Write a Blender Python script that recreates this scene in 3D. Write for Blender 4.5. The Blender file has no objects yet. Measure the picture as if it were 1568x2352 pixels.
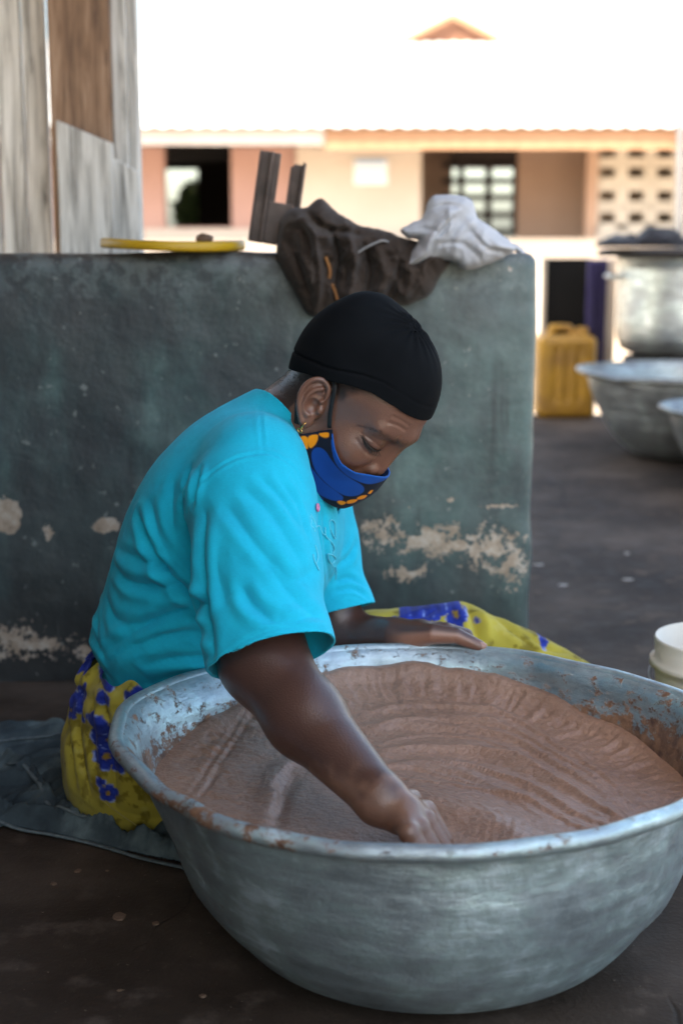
import bpy, bmesh, math, random
import numpy as np
from mathutils import Vector, Matrix

# ------------------------------------------------------------------ camera, sky, sun, exposure
SC = bpy.context.scene
COL = SC.collection
CAM_H, FPX, CXP, CYP, HORIZ = 0.82, 3267.0, 784.0, 1176.0, 560.0   # photograph measured on a 1568 x 2352 raster
PITCH = math.atan((CYP - HORIZ) / FPX)
cam = bpy.data.cameras.new('camera')
cam.sensor_fit = 'VERTICAL'; cam.sensor_height = 36.0; cam.sensor_width = 24.0; cam.lens = 50.0
cam.clip_start = 0.05; cam.clip_end = 500
cam.dof.use_dof = True; cam.dof.focus_distance = 1.78; cam.dof.aperture_fstop = 3.5
camo = bpy.data.objects.new('camera', cam); COL.objects.link(camo)
camo.location = (0, 0, CAM_H); camo.rotation_euler = (math.pi / 2 - PITCH, 0, 0)
SC.camera = camo

SUN_EL, SUN_AZ = math.radians(50), math.radians(215)      # azimuth clockwise from +Y
sdir = Vector((math.cos(SUN_EL) * math.sin(SUN_AZ), math.cos(SUN_EL) * math.cos(SUN_AZ), math.sin(SUN_EL)))
w = bpy.data.worlds.new('World'); SC.world = w; w.use_nodes = True
wn = w.node_tree
sky = wn.nodes.new('ShaderNodeTexSky'); sky.sky_type = 'NISHITA'; sky.sun_disc = False
sky.sun_elevation = SUN_EL; sky.sun_rotation = SUN_AZ
sky.air_density = 1.0; sky.dust_density = 3.5; sky.ozone_density = 1.0
bg = wn.nodes['Background']; bg.inputs['Strength'].default_value = 0.15
wn.links.new(sky.outputs[0], bg.inputs['Color'])
sl = bpy.data.lights.new('sun', 'SUN'); sl.energy = 2.9; sl.angle = math.radians(0.5); sl.color = (1.0, 0.93, 0.82)
so = bpy.data.objects.new('sun', sl); COL.objects.link(so)
so.rotation_euler = sdir.to_track_quat('Z', 'Y').to_euler(); so.location = (-6, -8, 12)
SC.view_settings.view_transform = 'Standard'; SC.view_settings.look = 'None'
SC.view_settings.gamma = 1.0; SC.view_settings.use_curve_mapping = False
SC.view_settings.exposure = 2.3
SC.view_settings.use_white_balance = True; SC.view_settings.white_balance_temperature = 7100; SC.view_settings.white_balance_tint = 5

CP, SP = math.cos(PITCH), math.sin(PITCH)
def ray(px, py):
    a, b = (px - CXP) / FPX, (CYP - py) / FPX
    return np.array([a, CP + b * SP, -SP + b * CP])
def P(px, py, Y):
    d = ray(px, py); t = Y / d[1]
    return np.array([d[0] * t, Y, CAM_H + d[2] * t])
def PZ(px, py, z):
    d = ray(px, py); t = (z - CAM_H) / d[2]
    return np.array([d[0] * t, d[1] * t, z])

# ------------------------------------------------------------------ scene graph helpers
ORG = {}
def thing(name, label, cat, loc, group=None):
    o = bpy.data.objects.new(name, None); o.empty_display_size = 0.05
    COL.objects.link(o); o.location = loc; o['label'] = label; o['category'] = cat
    if group: o['group'] = group
    ORG[o] = np.array(loc, float)
    return o
def mesh_of(name, V, F, mat, smooth=True, col=None, uv=None):
    me = bpy.data.meshes.new(name)
    V = np.asarray(V, np.float32)
    if isinstance(F, np.ndarray):
        k = F.shape[1]
        me.vertices.add(len(V)); me.vertices.foreach_set('co', V.ravel())
        me.loops.add(F.size); me.loops.foreach_set('vertex_index', F.ravel().astype(np.int32))
        me.polygons.add(len(F)); me.polygons.foreach_set('loop_start', np.arange(0, F.size, k, dtype=np.int32))
        me.polygons.foreach_set('loop_total', np.full(len(F), k, np.int32))
        me.update(calc_edges=True)
    else:
        me.from_pydata([tuple(v) for v in V.tolist()], [], F)
    me.validate()
    me.polygons.foreach_set('use_smooth', np.full(len(me.polygons), smooth, bool))
    if col is not None:
        a = me.color_attributes.new('Col', 'FLOAT_COLOR', 'POINT')
        c = np.ones((len(V), 4), np.float32); c[:, :3] = col
        a.data.foreach_set('color', c.ravel())
    if mat is not None: me.materials.append(mat)
    me.update()
    return me
def part(name, V, F, mat, parent=None, smooth=True, col=None, loc=None, **props):
    """mesh object from world-space vertices; parent given: child of it; else its origin is loc"""
    V = np.asarray(V, float)
    org = ORG[parent] if parent is not None else (np.array(loc, float) if loc is not None else np.array([V[:, 0].mean(), V[:, 1].mean(), V[:, 2].min()]))
    o = bpy.data.objects.new(name, mesh_of(name, V - org, F, mat, smooth, col)); COL.objects.link(o)
    if parent is not None: o.parent = parent
    else: o.location = org
    ORG[o] = org
    for k, v in props.items(): o[k] = v
    return o

# ------------------------------------------------------------------ little mesh makers -> (V, F)
def join(*ms):
    V, F, n = [], [], 0
    for v, f in ms:
        V += [tuple(x) for x in np.asarray(v).tolist()]; F += [tuple(int(i) + n for i in q) for q in (f.tolist() if isinstance(f, np.ndarray) else f)]; n += len(v)
    return np.array(V), F
def box(x0, x1, y0, y1, z0, z1, bev=0.0):
    bm = bmesh.new(); bmesh.ops.create_cube(bm, size=1)
    for v in bm.verts:
        v.co = Vector(((x0 + x1) / 2 + v.co.x * (x1 - x0), (y0 + y1) / 2 + v.co.y * (y1 - y0), (z0 + z1) / 2 + v.co.z * (z1 - z0)))
    if bev: bmesh.ops.bevel(bm, geom=bm.edges[:], offset=bev, segments=2, profile=0.6, affect='EDGES')
    bm.verts.index_update()
    r = np.array([v.co[:] for v in bm.verts]), [tuple(v.index for v in f.verts) for f in bm.faces]
    bm.free(); return r
def rotv(V, c, axis, ang):
    R = np.array(Matrix.Rotation(ang, 3, axis)); c = np.array(c)
    return (np.asarray(V) - c) @ R.T + c
def lathe(prof, n=64, c=(0, 0, 0), close=True):
    prof = np.array(prof, float); m = len(prof)
    th = np.arange(n) * 2 * math.pi / n
    V = np.stack([np.outer(prof[:, 0], np.cos(th)), np.outer(prof[:, 0], np.sin(th)), np.repeat(prof[:, 1][:, None], n, 1)], -1).reshape(-1, 3) + np.array(c)
    i, j = np.meshgrid(np.arange(m - 1), np.arange(n), indexing='ij'); j2 = (j + 1) % n
    F = np.stack([i * n + j, i * n + j2, (i + 1) * n + j2, (i + 1) * n + j], -1).reshape(-1, 4)
    return V, F
def tube(pts, r, n=8, closed=False, flat=None, nrm=None):
    pts = np.array(pts, float); m = len(pts); r = np.broadcast_to(np.asarray(r, float), (m,))
    T = np.gradient(pts, axis=0) if not closed else (np.roll(pts, -1, 0) - np.roll(pts, 1, 0))
    T /= np.linalg.norm(T, axis=1)[:, None] + 1e-12
    up = np.array([0, 0, 1.0]) if nrm is None else np.array(nrm, float)
    if nrm is None and abs(T[:, 2]).mean() > 0.9: up = np.array([0, 1.0, 0])
    A = np.cross(T, up); A /= np.linalg.norm(A, axis=1)[:, None] + 1e-12
    B = np.cross(A, T)
    th = np.arange(n) * 2 * math.pi / n
    fl = 1.0 if flat is None else flat
    V = (pts[:, None] + r[:, None, None] * (np.cos(th)[None, :, None] * A[:, None] + fl * np.sin(th)[None, :, None] * B[:, None])).reshape(-1, 3)
    F = []
    for i in range(m if closed else m - 1):
        i2 = (i + 1) % m
        for j in range(n):
            F.append((i * n + j, i * n + (j + 1) % n, i2 * n + (j + 1) % n, i2 * n + j))
    if not closed:
        F.append(tuple(range(n))[::-1]); F.append(tuple((m - 1) * n + j for j in range(n)))
    return V, F
def spline(pts, n=60, closed=False):
    p = np.array(pts, float); m = len(p)
    out = []
    segs = m if closed else m - 1
    for i in range(segs):
        g = (lambda k: p[k % m]) if closed else (lambda k: p[min(max(k, 0), m - 1)])
        p0, p1, p2, p3 = g(i - 1), g(i), g(i + 1), g(i + 2)
        k = max(2, n // segs)
        for t in np.arange(k) / k:
            out.append(0.5 * ((2 * p1) + (-p0 + p2) * t + (2 * p0 - 5 * p1 + 4 * p2 - p3) * t * t + (-p0 + 3 * p1 - 3 * p2 + p3) * t ** 3))
    if not closed: out.append(p[-1])
    return np.array(out)

# ------------------------------------------------------------------ noise
def _h(i, j, k):
    n = (i * 374761393 + j * 668265263 + k * 2147483647 * 3 + 1013904223).astype(np.int64) & 0xffffffff
    n = ((n ^ (n >> 13)) * 1274126177) & 0xffffffff
    n = ((n ^ (n >> 16)) * 2246822519) & 0xffffffff
    return ((n ^ (n >> 15)) & 0xffff) / 65535.0
def vnoise(p):
    p = np.asarray(p, float); i = np.floor(p).astype(np.int64); f = p - i; f = f * f * (3 - 2 * f)
    r = 0
    for a in (0, 1):
        for b in (0, 1):
            for c in (0, 1):
                wgt = (f[:, 0] if a else 1 - f[:, 0]) * (f[:, 1] if b else 1 - f[:, 1]) * (f[:, 2] if c else 1 - f[:, 2])
                r = r + wgt * _h(i[:, 0] + a, i[:, 1] + b, i[:, 2] + c)
    return r
def fbm(p, o=4):
    p = np.asarray(p, float); s, a, t = 0, 0.5, 0
    for k in range(o):
        s = s + a * vnoise(p * 2 ** k + 17.3 * k); t += a; a *= 0.5
    return s / t
def sstep(a, b, x):
    t = np.clip((x - a) / (b - a), 0, 1); return t * t * (3 - 2 * t)

# ------------------------------------------------------------------ signed distance toolkit
def smin(a, b, k):
    h = np.clip(0.5 + 0.5 * (b - a) / k, 0, 1)
    return b * (1 - h) + a * h - k * h * (1 - h)
def smax(a, b, k): return -smin(-a, -b, k)
def ell(p, c, r, R=None):
    q = p - np.asarray(c, p.dtype)
    if R is not None: q = q @ np.asarray(R, p.dtype)          # columns of R are the local axes
    r = np.asarray(r, p.dtype)
    k0 = np.sqrt(((q / r) ** 2).sum(1)); k1 = np.sqrt(((q / (r * r)) ** 2).sum(1)) + 1e-9
    return k0 * (k0 - 1) / k1
def cone(p, a, b, ra, rb):
    a = np.asarray(a, p.dtype); b = np.asarray(b, p.dtype); ab = b - a
    t = np.clip(((p - a) @ ab) / (ab @ ab + 1e-12), 0, 1)
    return np.linalg.norm(p - a - t[:, None] * ab, axis=1) - (ra + (rb - ra) * t)
def chain(p, pts, rs, k=0.0):
    d = None
    for i in range(len(pts) - 1):
        e = cone(p, pts[i], pts[i + 1], rs[i], rs[i + 1])
        d = e if d is None else (np.minimum(d, e) if k == 0 else smin(d, e, k))
    return d
def near(p, c, rad, fn, far=10.0):
    m = ((p - np.asarray(c, p.dtype)) ** 2).sum(1) < rad * rad
    out = np.full(len(p), far, p.dtype)
    if m.any(): out[m] = fn(p[m])
    return out
def axis(lo, hi, coarse, fine=()):
    """non-uniform axis: fine is a list of (a, b, step)"""
    x, out = lo, [lo]
    while x < hi:
        s = coarse
        for a, b, st in fine:
            if a - coarse <= x < b: s = min(s, st if x >= a else max(st, min(coarse, a - x)))
        x += s; out.append(x)
    return np.array(out, np.float32)
def isosurf(fn, xs, ys, zs, newton=1):
    B = 4
    def pad(a):
        n = (-(len(a) - 1)) % B
        return np.concatenate([a, a[-1] + (np.arange(n) + 1) * (a[-1] - a[-2])]).astype(np.float32)
    xs, ys, zs = pad(xs), pad(ys), pad(zs)
    nx, ny, nz = len(xs), len(ys), len(zs)
    def ctr(a): return (a[:-1:B] + a[B::B]) / 2, (a[B::B] - a[:-1:B]) / 2
    cx, hx = ctr(xs); cy, hy = ctr(ys); cz, hz = ctr(zs)
    G = np.stack(np.meshgrid(cx, cy, cz, indexing='ij'), -1).reshape(-1, 3)
    H = np.stack(np.meshgrid(hx, hy, hz, indexing='ij'), -1).reshape(-1, 3)
    D = np.concatenate([fn(G[i:i + 400000]) for i in range(0, len(G), 400000)])
    act = np.abs(D) < np.linalg.norm(H, axis=1) * 1.6
    shp = (len(cx), len(cy), len(cz))
    F = np.ones((nx, ny, nz), np.float32)
    sg = np.where(D < 0, -1, 1).astype(np.float32).reshape(shp)
    F[:-1, :-1, :-1] = sg.repeat(B, 0).repeat(B, 1).repeat(B, 2)
    M = np.zeros((nx, ny, nz), bool)
    ai = np.argwhere(act.reshape(shp)) * B
    o = np.arange(B + 1)
    for c in range(0, len(ai), 20000):
        a = ai[c:c + 20000]
        M[(a[:, 0, None] + o)[:, :, None, None], (a[:, 1, None] + o)[:, None, :, None], (a[:, 2, None] + o)[:, None, None, :]] = True
    idx = np.argwhere(M); del M
    for c in range(0, len(idx), 400000):
        q = idx[c:c + 400000]
        F[q[:, 0], q[:, 1], q[:, 2]] = fn(np.stack([xs[q[:, 0]], ys[q[:, 1]], zs[q[:, 2]]], -1))
    S = (F < 0)
    cnt = np.zeros((nx - 1, ny - 1, nz - 1), np.int8)
    offs = [(a, b, c) for a in (0, 1) for b in (0, 1) for c in (0, 1)]
    for a, b, c in offs: cnt += S[a:nx - 1 + a, b:ny - 1 + b, c:nz - 1 + c]
    cells = np.argwhere((cnt > 0) & (cnt < 8)); del cnt
    vid = np.full((nx - 1, ny - 1, nz - 1), -1, np.int32); vid[cells[:, 0], cells[:, 1], cells[:, 2]] = np.arange(len(cells))
    ci, cj, ck = cells.T
    acc = np.zeros((len(cells), 3)); n = np.zeros(len(cells))
    for e in range(3):
        for a in (0, 1):
            for b in (0, 1):
                o0 = [0, 0, 0]; o0[(e + 1) % 3] = a; o0[(e + 2) % 3] = b; o1 = list(o0); o1[e] = 1
                f0 = F[ci + o0[0], cj + o0[1], ck + o0[2]]; f1 = F[ci + o1[0], cj + o1[1], ck + o1[2]]
                m = (f0 < 0) != (f1 < 0); t = np.where(m, f0 / np.where(m, f0 - f1, 1), 0)
                p0 = np.stack([xs[ci + o0[0]], ys[cj + o0[1]], zs[ck + o0[2]]], -1); p1 = np.stack([xs[ci + o1[0]], ys[cj + o1[1]], zs[ck + o1[2]]], -1)
                acc += (p0 + t[:, None] * (p1 - p0)) * m[:, None]; n += m
    V = acc / n[:, None]
    quads = []
    for e in range(3):
        u, v = (e + 1) % 3, (e + 2) % 3
        sl0 = [slice(None)] * 3; sl1 = [slice(None)] * 3
        for ax_, nn in ((e, (nx, ny, nz)[e]),): sl0[e] = slice(0, nn - 1); sl1[e] = slice(1, nn)
        for q in (u, v): nn = (nx, ny, nz)[q]; sl0[q] = slice(1, nn - 1); sl1[q] = slice(1, nn - 1)
        A, Bm = S[tuple(sl0)], S[tuple(sl1)]
        E = np.argwhere(A != Bm); inside = A[E[:, 0], E[:, 1], E[:, 2]]
        base = E.copy(); base[:, u] += 1; base[:, v] += 1
        def cell(du, dv):
            c = base.copy(); c[:, u] -= du; c[:, v] -= dv
            return vid[c[:, 0], c[:, 1], c[:, 2]]
        q = np.stack([cell(1, 1), cell(0, 1), cell(0, 0), cell(1, 0)], 1)
        q[~inside] = q[~inside][:, ::-1]
        quads.append(q)
    Q = np.concatenate(quads); Q = Q[(Q >= 0).all(1)]
    for _ in range(newton):
        V32 = V.astype(np.float32); d0 = fn(V32); g = grad(fn, V32)
        gl = (g * g).sum(1) + 1e-6
        V = V - np.clip(d0 / gl, -0.004, 0.004)[:, None] * g
    return V, Q
def grad(fn, V, e=0.0008):
    V = np.asarray(V, np.float32); g = np.zeros((len(V), 3))
    for i in range(3):
        dv = np.zeros(3, np.float32); dv[i] = e
        g[:, i] = (fn(V + dv) - fn(V - dv)) / (2 * e)
    return g
def vnormals(V, F):
    a, b, c, d = (V[F[:, i]] for i in range(4)) if F.shape[1] == 4 else (V[F[:, 0]], V[F[:, 1]], V[F[:, 2]], V[F[:, 2]])
    n = np.cross(c - a, d - b) if F.shape[1] == 4 else np.cross(b - a, c - a)
    N = np.zeros_like(V)
    for i in range(F.shape[1]): np.add.at(N, F[:, i], n)
    return N / (np.linalg.norm(N, axis=1)[:, None] + 1e-12)
def clip_mesh(V, Q, field):
    """keep field<0; quads -> tris with a clean cut line"""
    T = np.concatenate([Q[:, [0, 1, 2]], Q[:, [0, 2, 3]]]) if Q.shape[1] == 4 else Q
    s = field < 0; k = s[T].sum(1)
    keep = T[k == 3].tolist(); V = V.tolist(); cache = {}
    def cut(i, j):
        key = (min(i, j), max(i, j))
        if key not in cache:
            t = field[i] / (field[i] - field[j]); t = min(max(t, 0.02), 0.98)
            V.append([V[i][a] + t * (V[j][a] - V[i][a]) for a in range(3)]); cache[key] = len(V) - 1
        return cache[key]
    for t in T[(k > 0) & (k < 3)].tolist():
        ins = [s[i] for i in t]
        while not (ins[0] and not ins[2]) : t = t[1:] + t[:1]; ins = ins[1:] + ins[:1]
        a, b, c = t
        if ins[1]:   # a,b in ; c out
            p, q = cut(b, c), cut(a, c); keep += [[a, b, p], [a, p, q]]
        else:
            p, q = cut(a, b), cut(a, c); keep += [[a, p, q]]
    V = np.array(V); keep = np.array(keep)
    used = np.unique(keep); mp = np.full(len(V), -1); mp[used] = np.arange(len(used))
    return V[used], mp[keep]
def laplace(V, F, it=1, lam=0.5, mask=None):
    E = np.concatenate([F[:, [i, (i + 1) % F.shape[1]]] for i in range(F.shape[1])]); E = np.concatenate([E, E[:, ::-1]])
    for _ in range(it):
        S = np.zeros_like(V); n = np.zeros(len(V)); np.add.at(S, E[:, 0], V[E[:, 1]]); np.add.at(n, E[:, 0], 1)
        d = (S / np.maximum(n, 1)[:, None] - V) * lam
        V = V + (d if mask is None else d * mask[:, None])
    return V
def trace(fn, px, py, tmin=0.9, tmax=2.6):
    """where the line of sight through a photo pixel meets a solid"""
    px = np.asarray(px, float); py = np.asarray(py, float)
    D = np.stack([ray(a, b) for a, b in zip(px, py)]); D /= np.linalg.norm(D, axis=1)[:, None]
    O = np.array([0, 0, CAM_H]); t = np.full(len(D), tmin)
    for _ in range(160):
        d = fn((O + t[:, None] * D).astype(np.float32)); t = np.minimum(t + np.clip(d, -0.02, 0.05) * 0.7, tmax)
    return O + t[:, None] * D
def creases(V, N, fn, folds):
    """folds: (pixel polyline, depth of groove, width, ridge factor)"""
    H = np.zeros(len(V))
    for pts, amp, wd, rid in folds:
        s = spline(pts, 70); c = trace(fn, s[:, 0], s[:, 1])
        lo, hi = c.min(0) - 5 * wd, c.max(0) + 5 * wd
        m = np.where(((V > lo) & (V < hi)).all(1))[0]
        if len(m) == 0: continue
        d2 = ((V[m][:, None, :] - c[None]) ** 2).sum(2); k = d2.argmin(1); d = np.sqrt(d2[np.arange(len(m)), k])
        tt = k / (len(c) - 1); env = np.clip(np.sin(math.pi * (0.06 + 0.88 * tt)), 0, 1) ** 0.7
        H[m] += env * amp * (-1.15 * np.exp(-d / (0.62 * wd)) + rid * np.exp(-((d - 1.7 * wd) / (1.0 * wd)) ** 2))
    return V + N * H[:, None]
def poly_sd(u, v, poly):
    p = np.array(poly, float); d = np.full(len(u), 1e9); ins = np.zeros(len(u), bool)
    for a, b in zip(p, np.roll(p, -1, 0)):
        e = b - a; t = np.clip(((u - a[0]) * e[0] + (v - a[1]) * e[1]) / (e @ e + 1e-9), 0, 1)
        d = np.minimum(d, np.hypot(u - a[0] - t * e[0], v - a[1] - t * e[1]))
        if a[1] != b[1]:
            c = ((a[1] > v) != (b[1] > v)) & (u < (b[0] - a[0]) * (v - a[1]) / (b[1] - a[1]) + a[0]); ins ^= c
    return np.where(ins, -d, d)

# ------------------------------------------------------------------ materials
def M_new(name):
    m = bpy.data.materials.new(name); m.use_nodes = True
    nt = m.node_tree; return m, nt, nt.nodes['Principled BSDF']
def nd(nt, t, ins=None, **props):
    n = nt.nodes.new(t)
    for k, v in props.items(): setattr(n, k, v)
    for k, v in (ins or {}).items():
        s = n.inputs[k]
        if hasattr(v, 'is_linked') or isinstance(v, bpy.types.NodeSocket): nt.links.new(v, s)
        else: s.default_value = v
    return n
def coords(nt, scale=(1, 1, 1), kind='Object'):
    tc = nd(nt, 'ShaderNodeTexCoord'); mp = nd(nt, 'ShaderNodeMapping', {'Vector': tc.outputs[kind], 'Scale': scale})
    return mp.outputs[0]
def noise(nt, vec, scale, detail=5, rough=0.55, dist=0.0):
    return nd(nt, 'ShaderNodeTexNoise', {'Vector': vec, 'Scale': scale, 'Detail': detail, 'Roughness': rough, 'Distortion': dist}).outputs['Fac']
def ramp(nt, fac, stops):
    r = nd(nt, 'ShaderNodeValToRGB', {'Fac': fac}); e = r.color_ramp.elements
    while len(e) < len(stops): e.new(0.5)
    for x, (p, c) in zip(e, stops): x.position = p; x.color = (c + (1,)) if len(c) == 3 else c
    return r.outputs['Color']
def mix(nt, fac, a, b, blend='MIX'):
    n = nd(nt, 'ShaderNodeMix', data_type='RGBA', blend_type=blend)
    for s, v in ((n.inputs['Factor'], fac), (n.inputs[6], a), (n.inputs[7], b)):
        if isinstance(v, bpy.types.NodeSocket): nt.links.new(v, s)
        else: s.default_value = (v + (1,)) if isinstance(v, tuple) and len(v) == 3 else v
    return n.outputs[2]
def mth(nt, op, a, b=0.0, c=None, clamp=False):
    n = nd(nt, 'ShaderNodeMath', operation=op, use_clamp=clamp)
    for i, v in enumerate((a, b) if c is None else (a, b, c)):
        if isinstance(v, bpy.types.NodeSocket): nt.links.new(v, n.inputs[i])
        else: n.inputs[i].default_value = v
    return n.outputs[0]
def smooth(nt, x, a, b):
    return nd(nt, 'ShaderNodeMapRange', {'Value': x, 'From Min': a, 'From Max': b}, interpolation_type='SMOOTHSTEP').outputs[0]
def bump(nt, bs, h, strength=0.3, dist=0.002, prev=None):
    b = nd(nt, 'ShaderNodeBump', {'Height': h, 'Strength': strength, 'Distance': dist})
    if prev is not None: nt.links.new(prev, b.inputs['Normal'])
    nt.links.new(b.outputs[0], bs.inputs['Normal']); return b.outputs[0]
def attr(nt, name='Col'):
    return nd(nt, 'ShaderNodeAttribute', attribute_name=name).outputs['Color']
def setc(nt, bs, v):
    if isinstance(v, bpy.types.NodeSocket): nt.links.new(v, bs.inputs['Base Color'])
    else: bs.inputs['Base Color'].default_value = v + (1,)
def simple(name, c1, c2=None, scale=8, rough=0.7, metal=0.0, bmp=0.0, bdist=0.002, stretch=(1, 1, 1), spec=0.5, detail=6):
    m, nt, bs = M_new(name); v = coords(nt, stretch); n = noise(nt, v, scale, detail)
    c2 = c2 or tuple(x * 0.75 for x in c1)
    setc(nt, bs, ramp(nt, n, [(0.3, c2), (0.7, c1)]))
    bs.inputs['Roughness'].default_value = rough; bs.inputs['Metallic'].default_value = metal
    bs.inputs['Specular IOR Level'].default_value = spec
    if bmp: bump(nt, bs, noise(nt, v, scale * 4, 6), bmp, bdist)
    return m
def cloth_mat(name, c1, c2, weave=900, sheen=0.2, rough=0.9, use_attr=False, bmp=0.15, spec=0.2, slub=None):
    m, nt, bs = M_new(name); v = coords(nt)
    n = noise(nt, v, 26, 6); fine = noise(nt, coords(nt, slub), weave, 3, 0.7) if slub else noise(nt, v, weave, 2)
    if use_attr:
        base = attr(nt); setc(nt, bs, mix(nt, 0.35, base, mix(nt, n, (0.55, 0.55, 0.55), (1.35, 1.35, 1.35)), 'MULTIPLY'))
    else: setc(nt, bs, ramp(nt, mth(nt, 'ADD', mth(nt, 'MULTIPLY', n, 0.5), mth(nt, 'MULTIPLY', fine, 0.5)), [(0.3, c2), (0.7, c1)]))
    bs.inputs['Roughness'].default_value = rough; bs.inputs['Sheen Weight'].default_value = sheen; bs.inputs['Sheen Roughness'].default_value = 0.5
    bs.inputs['Specular IOR Level'].default_value = spec
    p = bump(nt, bs, n, 0.2, 0.004); bump(nt, bs, fine, bmp, 0.0008, p)
    return m

def mat_wall():
    m, nt, bs = M_new('old_teal_paint'); v = coords(nt)
    n1 = mth(nt, 'ADD', mth(nt, 'MULTIPLY', noise(nt, v, 2.6, 8, 0.66, 0.4), 0.72), mth(nt, 'MULTIPLY', noise(nt, coords(nt, (1, 1, 0.5)), 22, 7, 0.7), 0.28)); n2 = noise(nt, coords(nt, (1, 1, 0.35)), 7, 7, 0.6); n3 = noise(nt, v, 34, 6, 0.65)
    sx = nd(nt, 'ShaderNodeSeparateXYZ', {'Vector': v})
    X, Z = sx.outputs[0], sx.outputs[2]
    teal = ramp(nt, n1, [(0.34, (0.028, 0.040, 0.047)), (0.44, (0.047, 0.072, 0.076)), (0.53, (0.072, 0.120, 0.117)), (0.60, (0.112, 0.180, 0.170)), (0.70, (0.175, 0.255, 0.24))])
    stain_shade = smooth(nt, mth(nt, 'ADD', n2, mth(nt, 'MULTIPLY', X, 0.22)), 0.60, 0.34)  # noise stains, with the shade of the left end put into the colour
    c = mix(nt, mth(nt, 'MULTIPLY', stain_shade, 0.8), teal, (0.034, 0.037, 0.041))
    # darker foot of the wall, and rubbed dark cap
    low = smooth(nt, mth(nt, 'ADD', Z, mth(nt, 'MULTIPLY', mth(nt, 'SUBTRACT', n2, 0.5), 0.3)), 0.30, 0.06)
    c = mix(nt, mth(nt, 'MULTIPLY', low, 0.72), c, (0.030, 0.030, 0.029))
    top = smooth(nt, mth(nt, 'ADD', Z, mth(nt, 'MULTIPLY', mth(nt, 'SUBTRACT', n3, 0.5), 0.03)), 0.775, 0.80)
    c = mix(nt, mth(nt, 'MULTIPLY', top, 0.8), c, (0.06, 0.05, 0.043))
    cor = smooth(nt, mth(nt, 'ADD', mth(nt, 'ADD', mth(nt, 'MULTIPLY', X, 0.75), Z), mth(nt, 'MULTIPLY', mth(nt, 'SUBTRACT', n3, 0.5), 0.35)), 0.98, 1.10)
    c = mix(nt, mth(nt, 'MULTIPLY', cor, 0.75), c, (0.075, 0.068, 0.062))
    # light from right and above painted as paler colour, then fine pale chips and drips
    side_light = smooth(nt, mth(nt, 'ADD', mth(nt, 'ADD', mth(nt, 'MULTIPLY', X, 0.55), mth(nt, 'MULTIPLY', Z, 0.35)), mth(nt, 'MULTIPLY', noise(nt, v, 5, 8, 0.68, 0.3), 0.9)), 0.62, 0.98)
    c = mix(nt, mth(nt, 'MULTIPLY', side_light, 0.42), c, ramp(nt, n3, [(0.3, (0.10, 0.132, 0.134)), (0.7, (0.205, 0.252, 0.246))]))
    top_pale = mth(nt, 'MULTIPLY', smooth(nt, mth(nt, 'ADD', Z, mth(nt, 'MULTIPLY', n3, 0.04)), 0.72, 0.785), smooth(nt, n3, 0.42, 0.58)); c = mix(nt, mth(nt, 'MULTIPLY', top_pale, 0.25), c, (0.24, 0.30, 0.30))  # paler broken band just below the top edge
    drip = mth(nt, 'MULTIPLY', smooth(nt, noise(nt, coords(nt, (1, 1, 0.03)), 30, 5, 0.6), 0.62, 0.70), smooth(nt, noise(nt, v, 5, 4), 0.5, 0.6)); c = mix(nt, mth(nt, 'MULTIPLY', drip, 0.4), c, (0.19, 0.22, 0.21))
    drk = mth(nt, 'MULTIPLY', smooth(nt, noise(nt, coords(nt, (1, 1, 0.05)), 24, 6, 0.65), 0.60, 0.72), smooth(nt, noise(nt, v, 3.5, 4), 0.45, 0.6)); c = mix(nt, mth(nt, 'MULTIPLY', drk, 0.6), c, (0.022, 0.024, 0.027))
    chip = smooth(nt, noise(nt, v, 60, 3, 0.5), 0.68, 0.72)
    c = mix(nt, mth(nt, 'MULTIPLY', chip, 0.5), c, (0.27, 0.29, 0.27))
    # peeled plaster: blobs broken up by noise
    def blob(x, z, rx, rz):
        dx = mth(nt, 'DIVIDE', mth(nt, 'SUBTRACT', X, x), rx); dz = mth(nt, 'DIVIDE', mth(nt, 'SUBTRACT', Z, z), rz)
        return mth(nt, 'SUBTRACT', 1.0, mth(nt, 'SQRT', mth(nt, 'ADD', mth(nt, 'MULTIPLY', dx, dx), mth(nt, 'MULTIPLY', dz, dz))))
    def peel(lst, gain, thr, ns, dt=6):
        s = None
        for b in lst:
            q = blob(*b); s = q if s is None else mth(nt, 'MAXIMUM', s, q)
        return smooth(nt, mth(nt, 'ADD', mth(nt, 'MULTIPLY', s, gain), mth(nt, 'ADD', mth(nt, 'MULTIPLY', noise(nt, v, ns, 8, 0.7), 0.6), mth(nt, 'MULTIPLY', noise(nt, v, ns * 3.1, 6, 0.65), 0.4))), thr, thr + 0.03)
    solid = peel(PEEL_SOLID, 0.60, 0.68, 22)
    spots = peel(PEEL_SPOTS, 0.22, 0.63, 46)
    pc = ramp(nt, n3, [(0.3, (0.23, 0.17, 0.12)), (0.5, (0.42, 0.33, 0.25)), (0.7, (0.55, 0.50, 0.44))])
    pm = mth(nt, 'MAXIMUM', solid, spots)
    c = mix(nt, mth(nt, 'MULTIPLY', pm, 0.92), c, pc)
    setc(nt, bs, c); bs.inputs['Roughness'].default_value = 0.42
    h = mth(nt, 'SUBTRACT', mth(nt, 'ADD', mth(nt, 'MULTIPLY', n3, 0.4), mth(nt, 'MULTIPLY', noise(nt, v, 11, 6), 0.9)), mth(nt, 'MULTIPLY', pm, 0.5))
    bump(nt, bs, h, 0.45, 0.009)
    return m
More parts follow.
